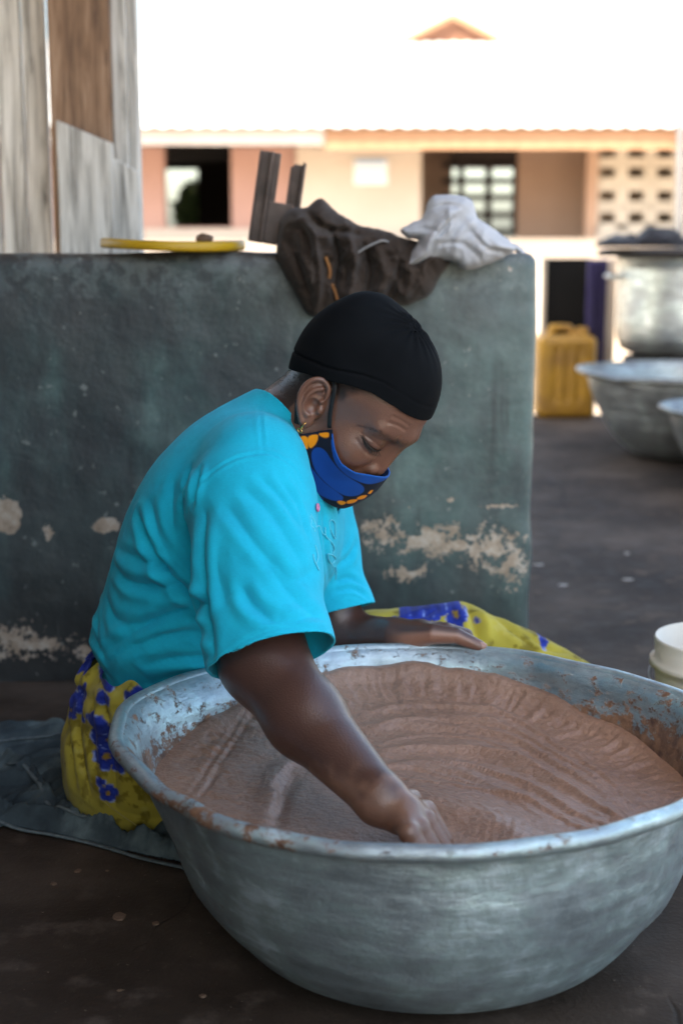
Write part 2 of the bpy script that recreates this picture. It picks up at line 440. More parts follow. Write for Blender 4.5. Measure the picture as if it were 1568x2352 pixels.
def mat_floor():
    m, nt, bs = M_new('worn_concrete'); v = coords(nt)
    n1 = noise(nt, v, 2.2, 8, 0.6); n2 = noise(nt, v, 14, 6, 0.6); n3 = noise(nt, v, 160, 3, 0.5)
    c = ramp(nt, n1, [(0.34, (0.024, 0.0165, 0.012)), (0.5, (0.048, 0.035, 0.027)), (0.66, (0.092, 0.069, 0.054))])
    c = mix(nt, smooth(nt, n2, 0.52, 0.7), c, (0.082, 0.062, 0.050))
    c = mix(nt, mth(nt, 'MULTIPLY', smooth(nt, n3, 0.70, 0.76), 0.6), c, (0.25, 0.2, 0.16))
    sp = noise(nt, v, 46, 3, 0.5); c = mix(nt, mth(nt, 'MULTIPLY', smooth(nt, sp, 0.73, 0.75), 0.6), c, (0.27, 0.18, 0.12))
    vor = nd(nt, 'ShaderNodeTexVoronoi', {'Vector': mix(nt, 0.12, v, nd(nt, 'ShaderNodeTexNoise', {'Vector': v, 'Scale': 5.0}).outputs['Color']), 'Scale': 2.6}, feature='DISTANCE_TO_EDGE').outputs['Distance']
    crack = mth(nt, 'MULTIPLY', smooth(nt, vor, 0.006, 0.0), smooth(nt, noise(nt, v, 3.1), 0.5, 0.62))
    c = mix(nt, crack, c, (0.008, 0.006, 0.005))
    setc(nt, bs, c); bs.inputs['Specular IOR Level'].default_value = 0.12
    r = nd(nt, 'ShaderNodeMapRange', {'Value': n2, 'From Min': 0.3, 'From Max': 0.7, 'To Min': 0.6, 'To Max': 0.85}); nt.links.new(r.outputs[0], bs.inputs['Roughness'])
    h = mth(nt, 'SUBTRACT', mth(nt, 'ADD', mth(nt, 'MULTIPLY', n2, 0.7), mth(nt, 'MULTIPLY', n3, 0.35)), crack)
    bump(nt, bs, h, 0.55, 0.006)
    return m
def mat_alu(name='dull_aluminium', dirt=1.0, tint=(0.50, 0.60, 0.65), rough=0.40, metal=0.7):
    m, nt, bs = M_new(name); v = coords(nt)
    n1 = noise(nt, v, 8, 9, 0.70, 0.15); st = noise(nt, coords(nt, (1, 1, 5)), 11, 9, 0.70, 0.1); n3 = noise(nt, v, 55, 5, 0.6)
    t = tint
    c = ramp(nt, mth(nt, 'ADD', mth(nt, 'MULTIPLY', n1, 0.62), mth(nt, 'MULTIPLY', st, 0.38)), [(0.36, tuple(x * 0.42 for x in t)), (0.48, tuple(x * 0.72 for x in t)), (0.54, (t[0] * 0.80, t[1] * 0.86, t[2] * 0.82)), (0.62, tuple(x * 1.35 for x in t))])
    a = attr(nt)                                            # red channel: smears of dried paste
    dsm = nd(nt, 'ShaderNodeSeparateColor', {'Color': a}).outputs[0]
    dm = smooth(nt, mth(nt, 'ADD', mth(nt, 'MULTIPLY', dsm, 0.55), noise(nt, coords(nt, (1, 1, 1.6)), 44, 9, 0.74, 0.15)), 0.66, 0.76)
    dm = mth(nt, 'MULTIPLY', dm, dirt)
    dc = ramp(nt, n3, [(0.35, (0.09, 0.042, 0.026)), (0.6, (0.25, 0.135, 0.08))])
    setc(nt, bs, mix(nt, dm, c, dc))
    inv = mth(nt, 'SUBTRACT', 1.0, dm); nt.links.new(mth(nt, 'MULTIPLY', inv, metal), bs.inputs['Metallic'])
    rr = nd(nt, 'ShaderNodeMapRange', {'Value': n3, 'From Min': 0.3, 'From Max': 0.7, 'To Min': rough - 0.1, 'To Max': rough + 0.12}); nt.links.new(rr.outputs[0], bs.inputs['Roughness'])
    h = mth(nt, 'ADD', mth(nt, 'ADD', mth(nt, 'MULTIPLY', n1, 1.0), mth(nt, 'MULTIPLY', st, 0.35)), mth(nt, 'ADD', mth(nt, 'MULTIPLY', n3, 0.06), mth(nt, 'MULTIPLY', dm, 0.15)))
    bump(nt, bs, h, 0.5, 0.010)
    return m
def mat_paste():
    m, nt, bs = M_new('wet_brown_paste'); v = coords(nt)
    n1 = noise(nt, v, 9, 6); n2 = noise(nt, v, 150, 5, 0.6); n3 = noise(nt, v, 420, 3, 0.6)
    c = ramp(nt, mth(nt, 'ADD', mth(nt, 'MULTIPLY', n1, 0.5), mth(nt, 'MULTIPLY', n2, 0.5)), [(0.3, (0.18, 0.092, 0.058)), (0.55, (0.28, 0.155, 0.101)), (0.75, (0.35, 0.205, 0.142))])
    setc(nt, bs, c)
    bs.inputs['Roughness'].default_value = 0.5; bs.inputs['Specular IOR Level'].default_value = 0.5
    bs.inputs['Coat Weight'].default_value = 0.28; bs.inputs['Coat Roughness'].default_value = 0.26
    p = bump(nt, bs, n2, 0.7, 0.004); bump(nt, bs, n3, 0.35, 0.0015, p)
    return m
def mat_skin():
    m, nt, bs = M_new('dark_brown_skin'); v = coords(nt)
    a = attr(nt); n1 = noise(nt, v, 30, 6, 0.6); n2 = noise(nt, v, 420, 3, 0.6); vo = nd(nt, 'ShaderNodeTexVoronoi', {'Vector': v, 'Scale': 620.0}).outputs['Distance']
    setc(nt, bs, mix(nt, 0.6, a, mix(nt, n1, (0.72, 0.70, 0.70), (1.25, 1.22, 1.2)), 'MULTIPLY'))
    bs.inputs['Roughness'].default_value = 0.33; bs.inputs['Specular IOR Level'].default_value = 0.65
    bs.inputs['Subsurface Weight'].default_value = 0.05; bs.inputs['Subsurface Radius'].default_value = (0.9, 0.35, 0.2); bs.inputs['Subsurface Scale'].default_value = 0.006
    p = bump(nt, bs, mth(nt, 'ADD', n2, vo), 0.26, 0.0009); bump(nt, bs, n1, 0.12, 0.003, p)
    return m
def mat_wood(name, c1, c2, c3):
    m, nt, bs = M_new(name); v = coords(nt, (1, 1, 0.06)); v2 = coords(nt, (1, 1, 0.3))
    g = noise(nt, v, 60, 8, 0.65, 0.8); b = noise(nt, v2, 5, 6, 0.6, 0.3)
    c = ramp(nt, g, [(0.32, c3), (0.5, c2), (0.66, c1)])
    c = mix(nt, mth(nt, 'MULTIPLY', smooth(nt, b, 0.56, 0.66), 0.75), c, c3)
    setc(nt, bs, c); bs.inputs['Roughness'].default_value = 0.8; bump(nt, bs, g, 0.5, 0.004)
    return m
def mat_denim():
    m, nt, bs = M_new('faded_denim'); v = coords(nt)
    tw = nd(nt, 'ShaderNodeTexWave', {'Vector': coords(nt, (1, -0.7, 0.4)), 'Scale': 230.0, 'Distortion': 0.6, 'Detail': 1.0}).outputs['Fac']
    n1 = noise(nt, v, 11, 6, 0.6)
    c = ramp(nt, n1, [(0.3, (0.022, 0.031, 0.038)), (0.52, (0.052, 0.072, 0.082)), (0.70, (0.135, 0.180, 0.188))])
    setc(nt, bs, mix(nt, 0.55, c, mix(nt, tw, (0.5, 0.5, 0.5), (1.5, 1.5, 1.5)), 'MULTIPLY'))
    bs.inputs['Roughness'].default_value = 0.92; bs.inputs['Specular IOR Level'].default_value = 0.15
    p = bump(nt, bs, n1, 0.4, 0.01); bump(nt, bs, tw, 0.35, 0.0012, p)
    return m
# ------------------------------------------------------------------ ground, floor, unseen shade roof, added shade walls
def sheet(name, x0, x1, y0, y1, z, mat, **kw):
    return part(name, [(x0, y0, z), (x1, y0, z), (x1, y1, z), (x0, y1, z)], [(0, 1, 2, 3)], mat, smooth=False, loc=(0, 0, z), **kw)
m_sand = simple('pale_earth', (0.50, 0.40, 0.31), (0.36, 0.28, 0.21), 1.5, 0.9, bmp=0.4, bdist=0.02)
sheet('courtyard_ground', -250, 250, -200, 300, -0.35, m_sand, kind='structure')
m_floor = mat_floor()
fv, ff = box(-4.5, 3.2, -2.4, 6.95, -0.35, 0.0, 0.012)
part('shelter_floor', fv, ff, m_floor, smooth=False, loc=(0, 0, 0), kind='structure')
m_unseen_roof = simple('unseen_roof_sheet', (0.30, 0.25, 0.21), (0.18, 0.13, 0.10), 3, 0.7, 0.0)
xs = np.linspace(0, 1, 140); prof = 0.02 * np.sin(xs * 2 * math.pi * 36)
rv, rf = [], []
for i, x in enumerate(xs):
    for y, z, x1 in ((-1.3, 3.05, -0.1), (5.6, 2.95, 1.35)): xx_ = -5.2 + x * (x1 + 5.2); rv += [(xx_, y, z + prof[i]), (xx_, y, z + prof[i] + 0.004)]
for i in range(len(xs) - 1):
    a = i * 4; b = a + 4
    rf += [(a, b, b + 2, a + 2), (a + 1, a + 3, b + 3, b + 1), (a, a + 1, b + 1, b), (a + 2, b + 2, b + 3, a + 3)]
part('unseen_shade_roof', rv, rf, m_unseen_roof, smooth=False, loc=(0, 0, 2.5), kind='structure')  # unseen roof, slanted edge shaped to keep sun off and let sky in

v, f = box(-1.25, -1.15, -1.4, 2.55, 0.002, 2.6); part('added_shade_wall', v, f, simple('shade_wall_dark', (0.16, 0.14, 0.12), (0.10, 0.085, 0.075), 3, 0.9), smooth=False, loc=(0, 0, 0), kind='structure')  # added unseen side wall that cuts light from the left
v, f = box(-1.145, -0.2, -1.0, -0.9, 0.002, 2.6); part('added_shade_wall', v, f, bpy.data.materials['shade_wall_dark'], smooth=False, loc=(0, 0, 0), kind='structure')  # second added wall, behind the camera, cuts light from front left
# ------------------------------------------------------------------ low painted wall
def wall_xz(px, py): q = P(px, py, 2.62 + 0.04 * (px - 784) / 784); return q[0], q[2]
PEEL_SOLID = []; PEEL_SPOTS = []
for px, py, rx, rz in ((8, 1188, 0.045, 0.048), (235, 1212, 0.035, 0.024), (960, 1248, 0.03, 0.02), (1180, 1290, 0.02, 0.022), (1050, 1255, 0.03, 0.014)):
    PEEL_SOLID.append(wall_xz(px, py) + (rx, rz))
for px, py, rx, rz in ((880, 1225, 0.10, 0.06), (1010, 1245, 0.17, 0.055), (1130, 1255, 0.12, 0.07), (1180, 1300, 0.07, 0.07), (60, 1490, 0.16, 0.05), (10, 1470, 0.1, 0.05),
                       (1150, 1165, 0.07, 0.008), (1036, 1150, 0.012, 0.01), (930, 1320, 0.08, 0.03), (190, 1500, 0.04, 0.04), (1172, 620, 0.008, 0.012), (110, 1230, 0.02, 0.03)):
    PEEL_SPOTS.append(wall_xz(px, py) + (rx, rz))
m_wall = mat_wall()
WX1 = 0.362; WTOP = 0.806; WTH = 0.13
def wall_y(x): return 2.635 + 0.05 * x
def wall_sdf(p):
    q = p.copy(); q[:, 1] -= wall_y(p[:, 0]).astype(np.float32)
    n = (fbm(p * 9.0, 3) - 0.5) * 0.012 + (fbm(p * 2.2, 2) - 0.5) * 0.01
    c = np.array([(WX1 - 1.5) / 2, WTH / 2, WTOP / 2 - 0.1], np.float32); h = np.array([(WX1 + 1.5) / 2, WTH / 2, WTOP / 2 + 0.1], np.float32) - 0.022
    d = np.abs(q - c) - h
    return (np.linalg.norm(np.maximum(d, 0), axis=1) + np.minimum(d.max(1), 0) - 0.022 + n).astype(np.float32)
wv, wf = isosurf(wall_sdf, axis(-1.45, WX1 + 0.05, 0.014), axis(2.5, 2.85, 0.012), axis(-0.05, WTOP + 0.04, 0.012))
wv[:, 2] = np.maximum(wv[:, 2], -0.004)
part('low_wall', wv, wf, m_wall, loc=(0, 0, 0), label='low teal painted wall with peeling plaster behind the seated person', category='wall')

# ------------------------------------------------------------------ plank wall at the left
kio = thing('plank_wall', 'tall weathered plank wall rising behind the low teal wall', 'plank wall', (-0.7, 3.3, 0))
m_pl1 = mat_wood('pale_weathered_wood', (0.82, 0.79, 0.74), (0.58, 0.55, 0.50), (0.11, 0.10, 0.09))
m_pl2 = mat_wood('brown_weathered_wood', (0.40, 0.26, 0.17), (0.25, 0.145, 0.085), (0.085, 0.05, 0.035))
def px_x(px, Y): return P(px, 500, Y)[0]
def plank(px0, px1, Y, th, mat, z0=0.0, z1=3.0, cut=None):
    v, f = box(px_x(px0, Y), px_x(px1, Y), Y, Y + th, z0, z1, 0.004)
    if cut is not None:
        t = v[:, 2] > (z0 + z1) / 2; s = (v[:, 0] - v[:, 0].min()) / (np.ptp(v[:, 0])); v[t, 2] += cut * (0.5 - s[t])
    part('plank', v, f, mat, kio, smooth=False)
plank(-260, -110, 3.31, 0.03, m_pl1); plank(-106, 2, 3.30, 0.03, m_pl1); plank(8, 62, 3.305, 0.03, m_pl1); plank(67, 118, 3.30, 0.03, m_pl1)
plank(124, 262, 3.22, 0.09, m_pl2); plank(266, 300, 3.235, 0.05, m_pl1); plank(303, 323, 3.25, 0.05, m_pl1)
plank(136, 262, 3.185, 0.028, m_pl1, z1=1.06, cut=0.05); plank(264, 322, 3.20, 0.028, m_pl1, z1=0.99, cut=0.03)  # added low pale boards stand in for sunlight bounced onto the planks

# ------------------------------------------------------------------ house across the yard
BY = 20.0
house = thing('house', 'long orange and cream painted house with metal roof across the yard', 'house', tuple(P(900, 560, BY) * [1, 1, 0] + [0, 0, -0.35]))
m_cream = simple('cream_wall_paint', (0.53, 0.47, 0.42), (0.45, 0.39, 0.34), 0.8, 0.85)
m_orange = simple('orange_wall_paint', (0.42, 0.285, 0.215), (0.35, 0.225, 0.165), 0.8, 0.85)
m_pink = simple('pink_wall_paint', (0.40, 0.25, 0.22), (0.33, 0.20, 0.175), 0.8, 0.85)
m_fasc_o = simple('orange_fascia_paint', (0.37, 0.215, 0.13), (0.29, 0.16, 0.09), 1.2, 0.7)
m_fasc_w = simple('white_fascia_paint', (0.52, 0.47, 0.45), (0.42, 0.38, 0.36), 1.2, 0.7)
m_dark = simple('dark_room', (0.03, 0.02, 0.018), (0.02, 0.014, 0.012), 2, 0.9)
m_roof = simple('bright_roof_sheet', (0.78, 0.78, 0.78), (0.66, 0.66, 0.66), 0.5, 0.5)
m_sign = simple('white_notice', (0.78, 0.80, 0.82), (0.66, 0.70, 0.76), 2, 0.6)
m_blue = simple('blue_print', (0.30, 0.45, 0.68), (0.25, 0.40, 0.62), 2, 0.6)
m_breeze = simple('breeze_block_paint', (0.56, 0.51, 0.45), (0.47, 0.42, 0.36), 1.5, 0.9)
GZ = -0.35
def fb(name, px0, py0, px1, py1, mat, Y=BY, th=0.25, par=None, z0=None, bev=0.0):
    a, b = P(px0, py0, Y), P(px1, py1, Y)
    v, f = box(a[0], b[0], Y, Y + th, b[2] if z0 is None else z0, a[2], bev)
    return part(name, v, f, mat, par or house, smooth=False)
fb('wall', -1400, 336, 380, 520, m_pink, z0=GZ); fb('wall', 530, 336, 680, 520, m_pink, z0=GZ)
fb('wall', 380, 522, 530, 600, m_pink, z0=GZ)
fb('wall', 680, 336, 965, 600, m_cream, Y=BY - 0.12, z0=GZ)
fb('sill', 330, 526, 700, 546, m_cream, Y=BY - 0.1, th=0.1)
fb('plinth', -1400, 548, 2800, 640, m_cream, Y=BY - 0.35, th=0.12, z0=GZ)
fb('wall', 965, 336, 1036, 600, m_orange, Y=BY + 1.6, z0=GZ)                     # back of the recess
fb('wall', 1190, 336, 1356, 600, m_orange, Y=BY + 0.9, z0=GZ)
fb('pier', 1350, 336, 1366, 600, m_orange, Y=BY - 0.05, z0=GZ)
fb('wall', 1700, 336, 2800, 600, m_cream, z0=GZ)
# rear wall of the house with an opening opposite the left doorway, another added to brighten the grille
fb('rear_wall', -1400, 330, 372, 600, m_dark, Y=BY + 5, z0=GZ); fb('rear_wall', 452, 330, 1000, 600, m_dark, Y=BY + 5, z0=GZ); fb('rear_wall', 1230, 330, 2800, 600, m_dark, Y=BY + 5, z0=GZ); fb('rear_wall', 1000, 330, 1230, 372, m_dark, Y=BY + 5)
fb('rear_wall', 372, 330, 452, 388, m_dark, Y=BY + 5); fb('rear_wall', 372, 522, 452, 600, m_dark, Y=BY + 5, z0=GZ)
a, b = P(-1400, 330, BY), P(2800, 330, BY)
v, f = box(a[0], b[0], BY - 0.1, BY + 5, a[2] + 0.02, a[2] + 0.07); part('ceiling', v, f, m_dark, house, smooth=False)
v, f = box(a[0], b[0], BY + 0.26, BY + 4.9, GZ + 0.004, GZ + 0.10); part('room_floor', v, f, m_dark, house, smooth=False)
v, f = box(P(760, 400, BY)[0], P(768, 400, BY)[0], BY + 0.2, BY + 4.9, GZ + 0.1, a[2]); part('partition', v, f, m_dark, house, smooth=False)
# screen of rounded slots: dark grille, sky through an added rear opening stands in for a lit wall
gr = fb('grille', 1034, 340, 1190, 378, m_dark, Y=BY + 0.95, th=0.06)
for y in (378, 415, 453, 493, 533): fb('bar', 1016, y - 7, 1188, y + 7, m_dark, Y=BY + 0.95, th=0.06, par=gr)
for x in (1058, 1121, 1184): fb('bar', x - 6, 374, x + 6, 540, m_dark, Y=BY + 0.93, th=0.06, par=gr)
# breeze-block screen
scr = fb('block_screen', 1362, 515, 1700, 600, m_breeze, z0=GZ)
for j, y in enumerate((350, 396, 450, 500)):
    for i in range(5):
        x0 = 1362 + i * 66
        h = 24 if j else 18; t0, t1 = (y - 27 if j else y - 14), (y + 26 if j else y + 19)
        A = fb('block', x0, t0, x0 + 13, t1, m_breeze, par=scr); fb('block', x0 + 53, t0, x0 + 65.5, t1, m_breeze, par=scr)
        fb('block', x0 + 13.3, t0, x0 + 52.7, y - 12, m_breeze, par=scr, Y=BY + 0.01); fb('block', x0 + 13.3, y + 12, x0 + 52.7, t1, m_breeze, par=scr, Y=BY + 0.01)
fb('inner_wall', 1362, 336, 1700, 520, simple('brown_inner_wall', (0.36, 0.27, 0.20), (0.28, 0.20, 0.145), 1, 0.9), Y=BY + 0.6, th=0.1)
# sign, fascia
sg = fb('notice', 812, 366, 890, 424, m_sign, Y=BY - 0.16, th=0.03); fb('notice_header', 816, 368, 886, 378, m_blue, Y=BY - 0.18, th=0.018, par=sg)
EY = BY - 1.3
def eb(name, px0, py0, px1, py1, mat, Y=EY, th=0.06):
    return fb(name, px0, py0, px1, py1, mat, Y, th)
eb('fascia', -1400, 294, 744, 332, m_fasc_w); eb('fascia', 746, 296, 2800, 342, m_fasc_o, Y=EY - 0.01)
a = P(0, 338, EY)
# corrugated roof sheet from eaves to ridge, with a small gable above
e0, r0 = P(0, 290, EY - 0.15), P(0, 92, BY + 4.2)
xx = np.linspace(P(-1400, 290, EY)[0], P(2800, 290, EY)[0], 1700); wob = 0.014 * np.sin(xx * 2 * math.pi / 0.22)
rv, rf = [], []
for i, x in enumerate(xx): rv += [(x, e0[1], e0[2] + wob[i]), (x, r0[1], r0[2] + wob[i]), (x, r0[1] + 5, e0[2] + wob[i])]
for i in range(len(xx) - 1): q = i * 3; rf += [(q, q + 3, q + 4, q + 1), (q + 1, q + 4, q + 5, q + 2)]
part('roof', rv, rf, m_roof, house)
eb('roof_edge', -1400, 286, 2800, 294, simple('rusty_edge', (0.16, 0.085, 0.05), (0.10, 0.05, 0.03), 3, 0.8), Y=EY - 0.03, th=0.03)
g0, g1, g2 = P(925, 96, BY + 4.0), P(1038, 38, BY + 4.0), P(1148, 96, BY + 4.0)
gv = [g0, g2, g1, g0 + [0, 3, 0], g2 + [0, 3, 0], g1 + [0, 3, 0]]
gb = part('gable', gv, [(0, 1, 2), (3, 5, 4), (0, 2, 5, 3), (1, 4, 5, 2), (0, 3, 4, 1)], simple('shaded_gable_board', (0.20, 0.095, 0.06), (0.14, 0.065, 0.04), 1, 0.85), house, smooth=False)  # shade on the gable put into a darker board colour
for s, e in ((g0, g1), (g2, g1)):
    v, f = tube([s + [0, -0.12, 0.0], e + [0, -0.12, 0.0]], 0.06, 6); part('barge_board', v, f, m_fasc_o, gb, smooth=False)
# pole at the right edge of the yard
v, f = tube([P(1563, 700, 9.0) * [1, 1, 0] + [0, 0, -0.35], P(1563, 240, 9.0)], 0.022, 10)
part('yard_pole', v, f, simple('grey_pole', (0.12, 0.12, 0.13)), label='thin dark pole standing in the yard before the block screen', category='pole')
# bush and bright yard behind the house, seen through the doorway
bush = thing('bush', 'green leafy bush seen through the open doorway of the house', 'bush', (P(430, 480, BY + 8)[0], BY + 8, GZ))
rng = np.random.default_rng(4); LV, LF = [], []
c0 = P(446, 505, BY + 8)
for k in range(900):
    d = rng.normal(size=3); d /= np.linalg.norm(d); q = c0 + d * np.array([0.30, 0.35, 0.75]) * rng.uniform(0.4, 1) ** 0.5
    a_, b_ = rng.normal(size=3) * 0.08, rng.normal(size=3) * 0.08
    n = len(LV); LV += [q - a_, q + b_, q + a_, q - b_]; LF.append((n, n + 1, n + 2, n + 3))
part('foliage', LV, LF, simple('leaf_green', (0.10, 0.16, 0.05), (0.06, 0.10, 0.03), 3, 0.6), bush, smooth=False)
v, f = tube([(c0[0], BY + 8, GZ), (c0[0] + 0.05, BY + 8, 0.6), (c0[0], BY + 8, 1.2)], [0.06, 0.05, 0.02], 8); part('stem', v, f, simple('bark', (0.12, 0.09, 0.06)), bush)
# ------------------------------------------------------------------ aluminium basin and the paste in it
BC = np.array([0.10, 1.593, 0.0]); BR = 0.342; BZ = 0.26
BPROF = np.array([(0.0, 0.004), (0.09, 0.003), (0.160, 0.004), (0.196, 0.012), (0.238, 0.035), (0.270, 0.072), (0.293, 0.115), (0.309, 0.160), (0.318, 0.205), (0.324, 0.235), (0.329, 0.250), (0.337, 0.258), (0.343, 0.2605)])
def basin_warp(V, c, s):
    """dents and a bent rim; s = scale"""
    q = (V - c) / s; th = np.degrees(np.arctan2(q[:, 1], q[:, 0])) % 360; r = np.hypot(q[:, 0], q[:, 1]); z = q[:, 2]
    def g(a, wd): d = (th - a + 180) % 360 - 180; return np.exp(-(d / wd) ** 2)
    up = sstep(0.08, 0.255, z); lip = sstep(0.225, 0.26, z)
    dr = up * (0.016 * g(172, 30) - 0.012 * g(212, 13) - 0.010 * g(300, 28) - 0.010 * g(52, 16) + 0.006 * g(15, 20)) + lip * (0.010 * g(165, 34) + 0.004 * g(90, 40))
    dr -= 0.012 * g(205, 42) * sstep(0.005, 0.05, z) * sstep(0.22, 0.12, z)
    dr += up * 0.003 * np.sin(np.radians(th) * 5 + 1) + lip * 0.0016 * np.sin(np.radians(th) * 17 + 2)
    dz = lip * (0.006 * g(165, 25) - 0.008 * g(210, 9) + 0.002 * np.sin(np.radians(th) * 4) + 0.004 * g(60, 20))
    n = ((fbm(q * [5, 5, 8] + 3, 2) - 0.5) * 0.024 + (0.5 - np.abs(fbm(q * [6, 6, 12] + 13, 2) - 0.5)) * 0.012 - 0.005 + 0.0004 * np.sin(z * 190 + 5 * fbm(q * 4, 2))) * sstep(0.02, 0.08, z) * (1 - lip)
    k = 1 + (dr + n) / np.maximum(r, 0.05)
    q[:, 0] *= k; q[:, 1] *= k; q[:, 2] += dz
    return q * s + c
def basin_r(z): return np.interp(z, BPROF[:, 1], BPROF[:, 0])
def make_basin(c, s, mat, label, group=None, n=220, dirt=True, seed=0):
    c = np.array(c, float)
    o = thing('basin', label, 'basin', tuple(c), group)
    pr = spline(BPROF, 84); inner = pr.copy(); nn = np.gradient(pr, axis=0); nn = np.stack([-nn[:, 1], nn[:, 0]], 1); nn /= np.linalg.norm(nn, axis=1)[:, None]
    inner = pr + nn * 0.003
    prof = np.concatenate([pr, inner[::-1]])
    V, F = lathe(prof * s, n, c); V = basin_warp(V, c, s)
    q = (V - c) / s; th = np.degrees(np.arctan2(q[:, 1], q[:, 0])) % 360; z = q[:, 2]
    out = np.repeat(np.arange(len(prof)) < len(pr), n)
    col = np.zeros((len(V), 3))
    if dirt: col[:, 0] = np.where(out, -0.12 + 0.18 * sstep(0.235, 0.26, z) + 0.25 * np.exp(-((th - 205) / 20) ** 2) + 0.20 * np.exp(-((th - 222) / 9) ** 2 - ((z - 0.13) / 0.03) ** 2) + 0.2 * np.exp(-((th - 238) / 6) ** 2 - ((z - 0.15) / 0.02) ** 2) + 0.22 * np.exp(-((th - 276) / 5) ** 2 - ((z - 0.07) / 0.008) ** 2), 0.20 + 0.30 * sstep(0.245, 0.19, z) + 0.10 * np.exp(-((th - 195) / 22) ** 2) + 0.12 * np.exp(-((th - 15) / 25) ** 2))
    part('shell', V, F, mat, o, col=col)
    th = np.linspace(0, 2 * math.pi, n, endpoint=False)
    ring = np.stack([np.cos(th) * 0.343, np.sin(th) * 0.343, np.full(n, 0.2560)], 1) * s + c
    tv, tf = tube(ring, 0.0094 * s, 12, closed=True)
    tv = basin_warp(tv, c, s); tt = np.degrees(np.arctan2(tv[:, 1] - c[1], tv[:, 0] - c[0])) % 360
    rc = np.zeros((len(tv), 3)); rc[:, 0] = (0.17 + 0.25 * np.exp(-((tt - 222) / 24) ** 2)) if dirt else 0.0
    part('rolled_rim', tv, tf, mat, o, col=rc)
    return o
m_alu = mat_alu()
make_basin(BC, 1.0, m_alu, 'large dented aluminium basin full of brown paste, held by the person')

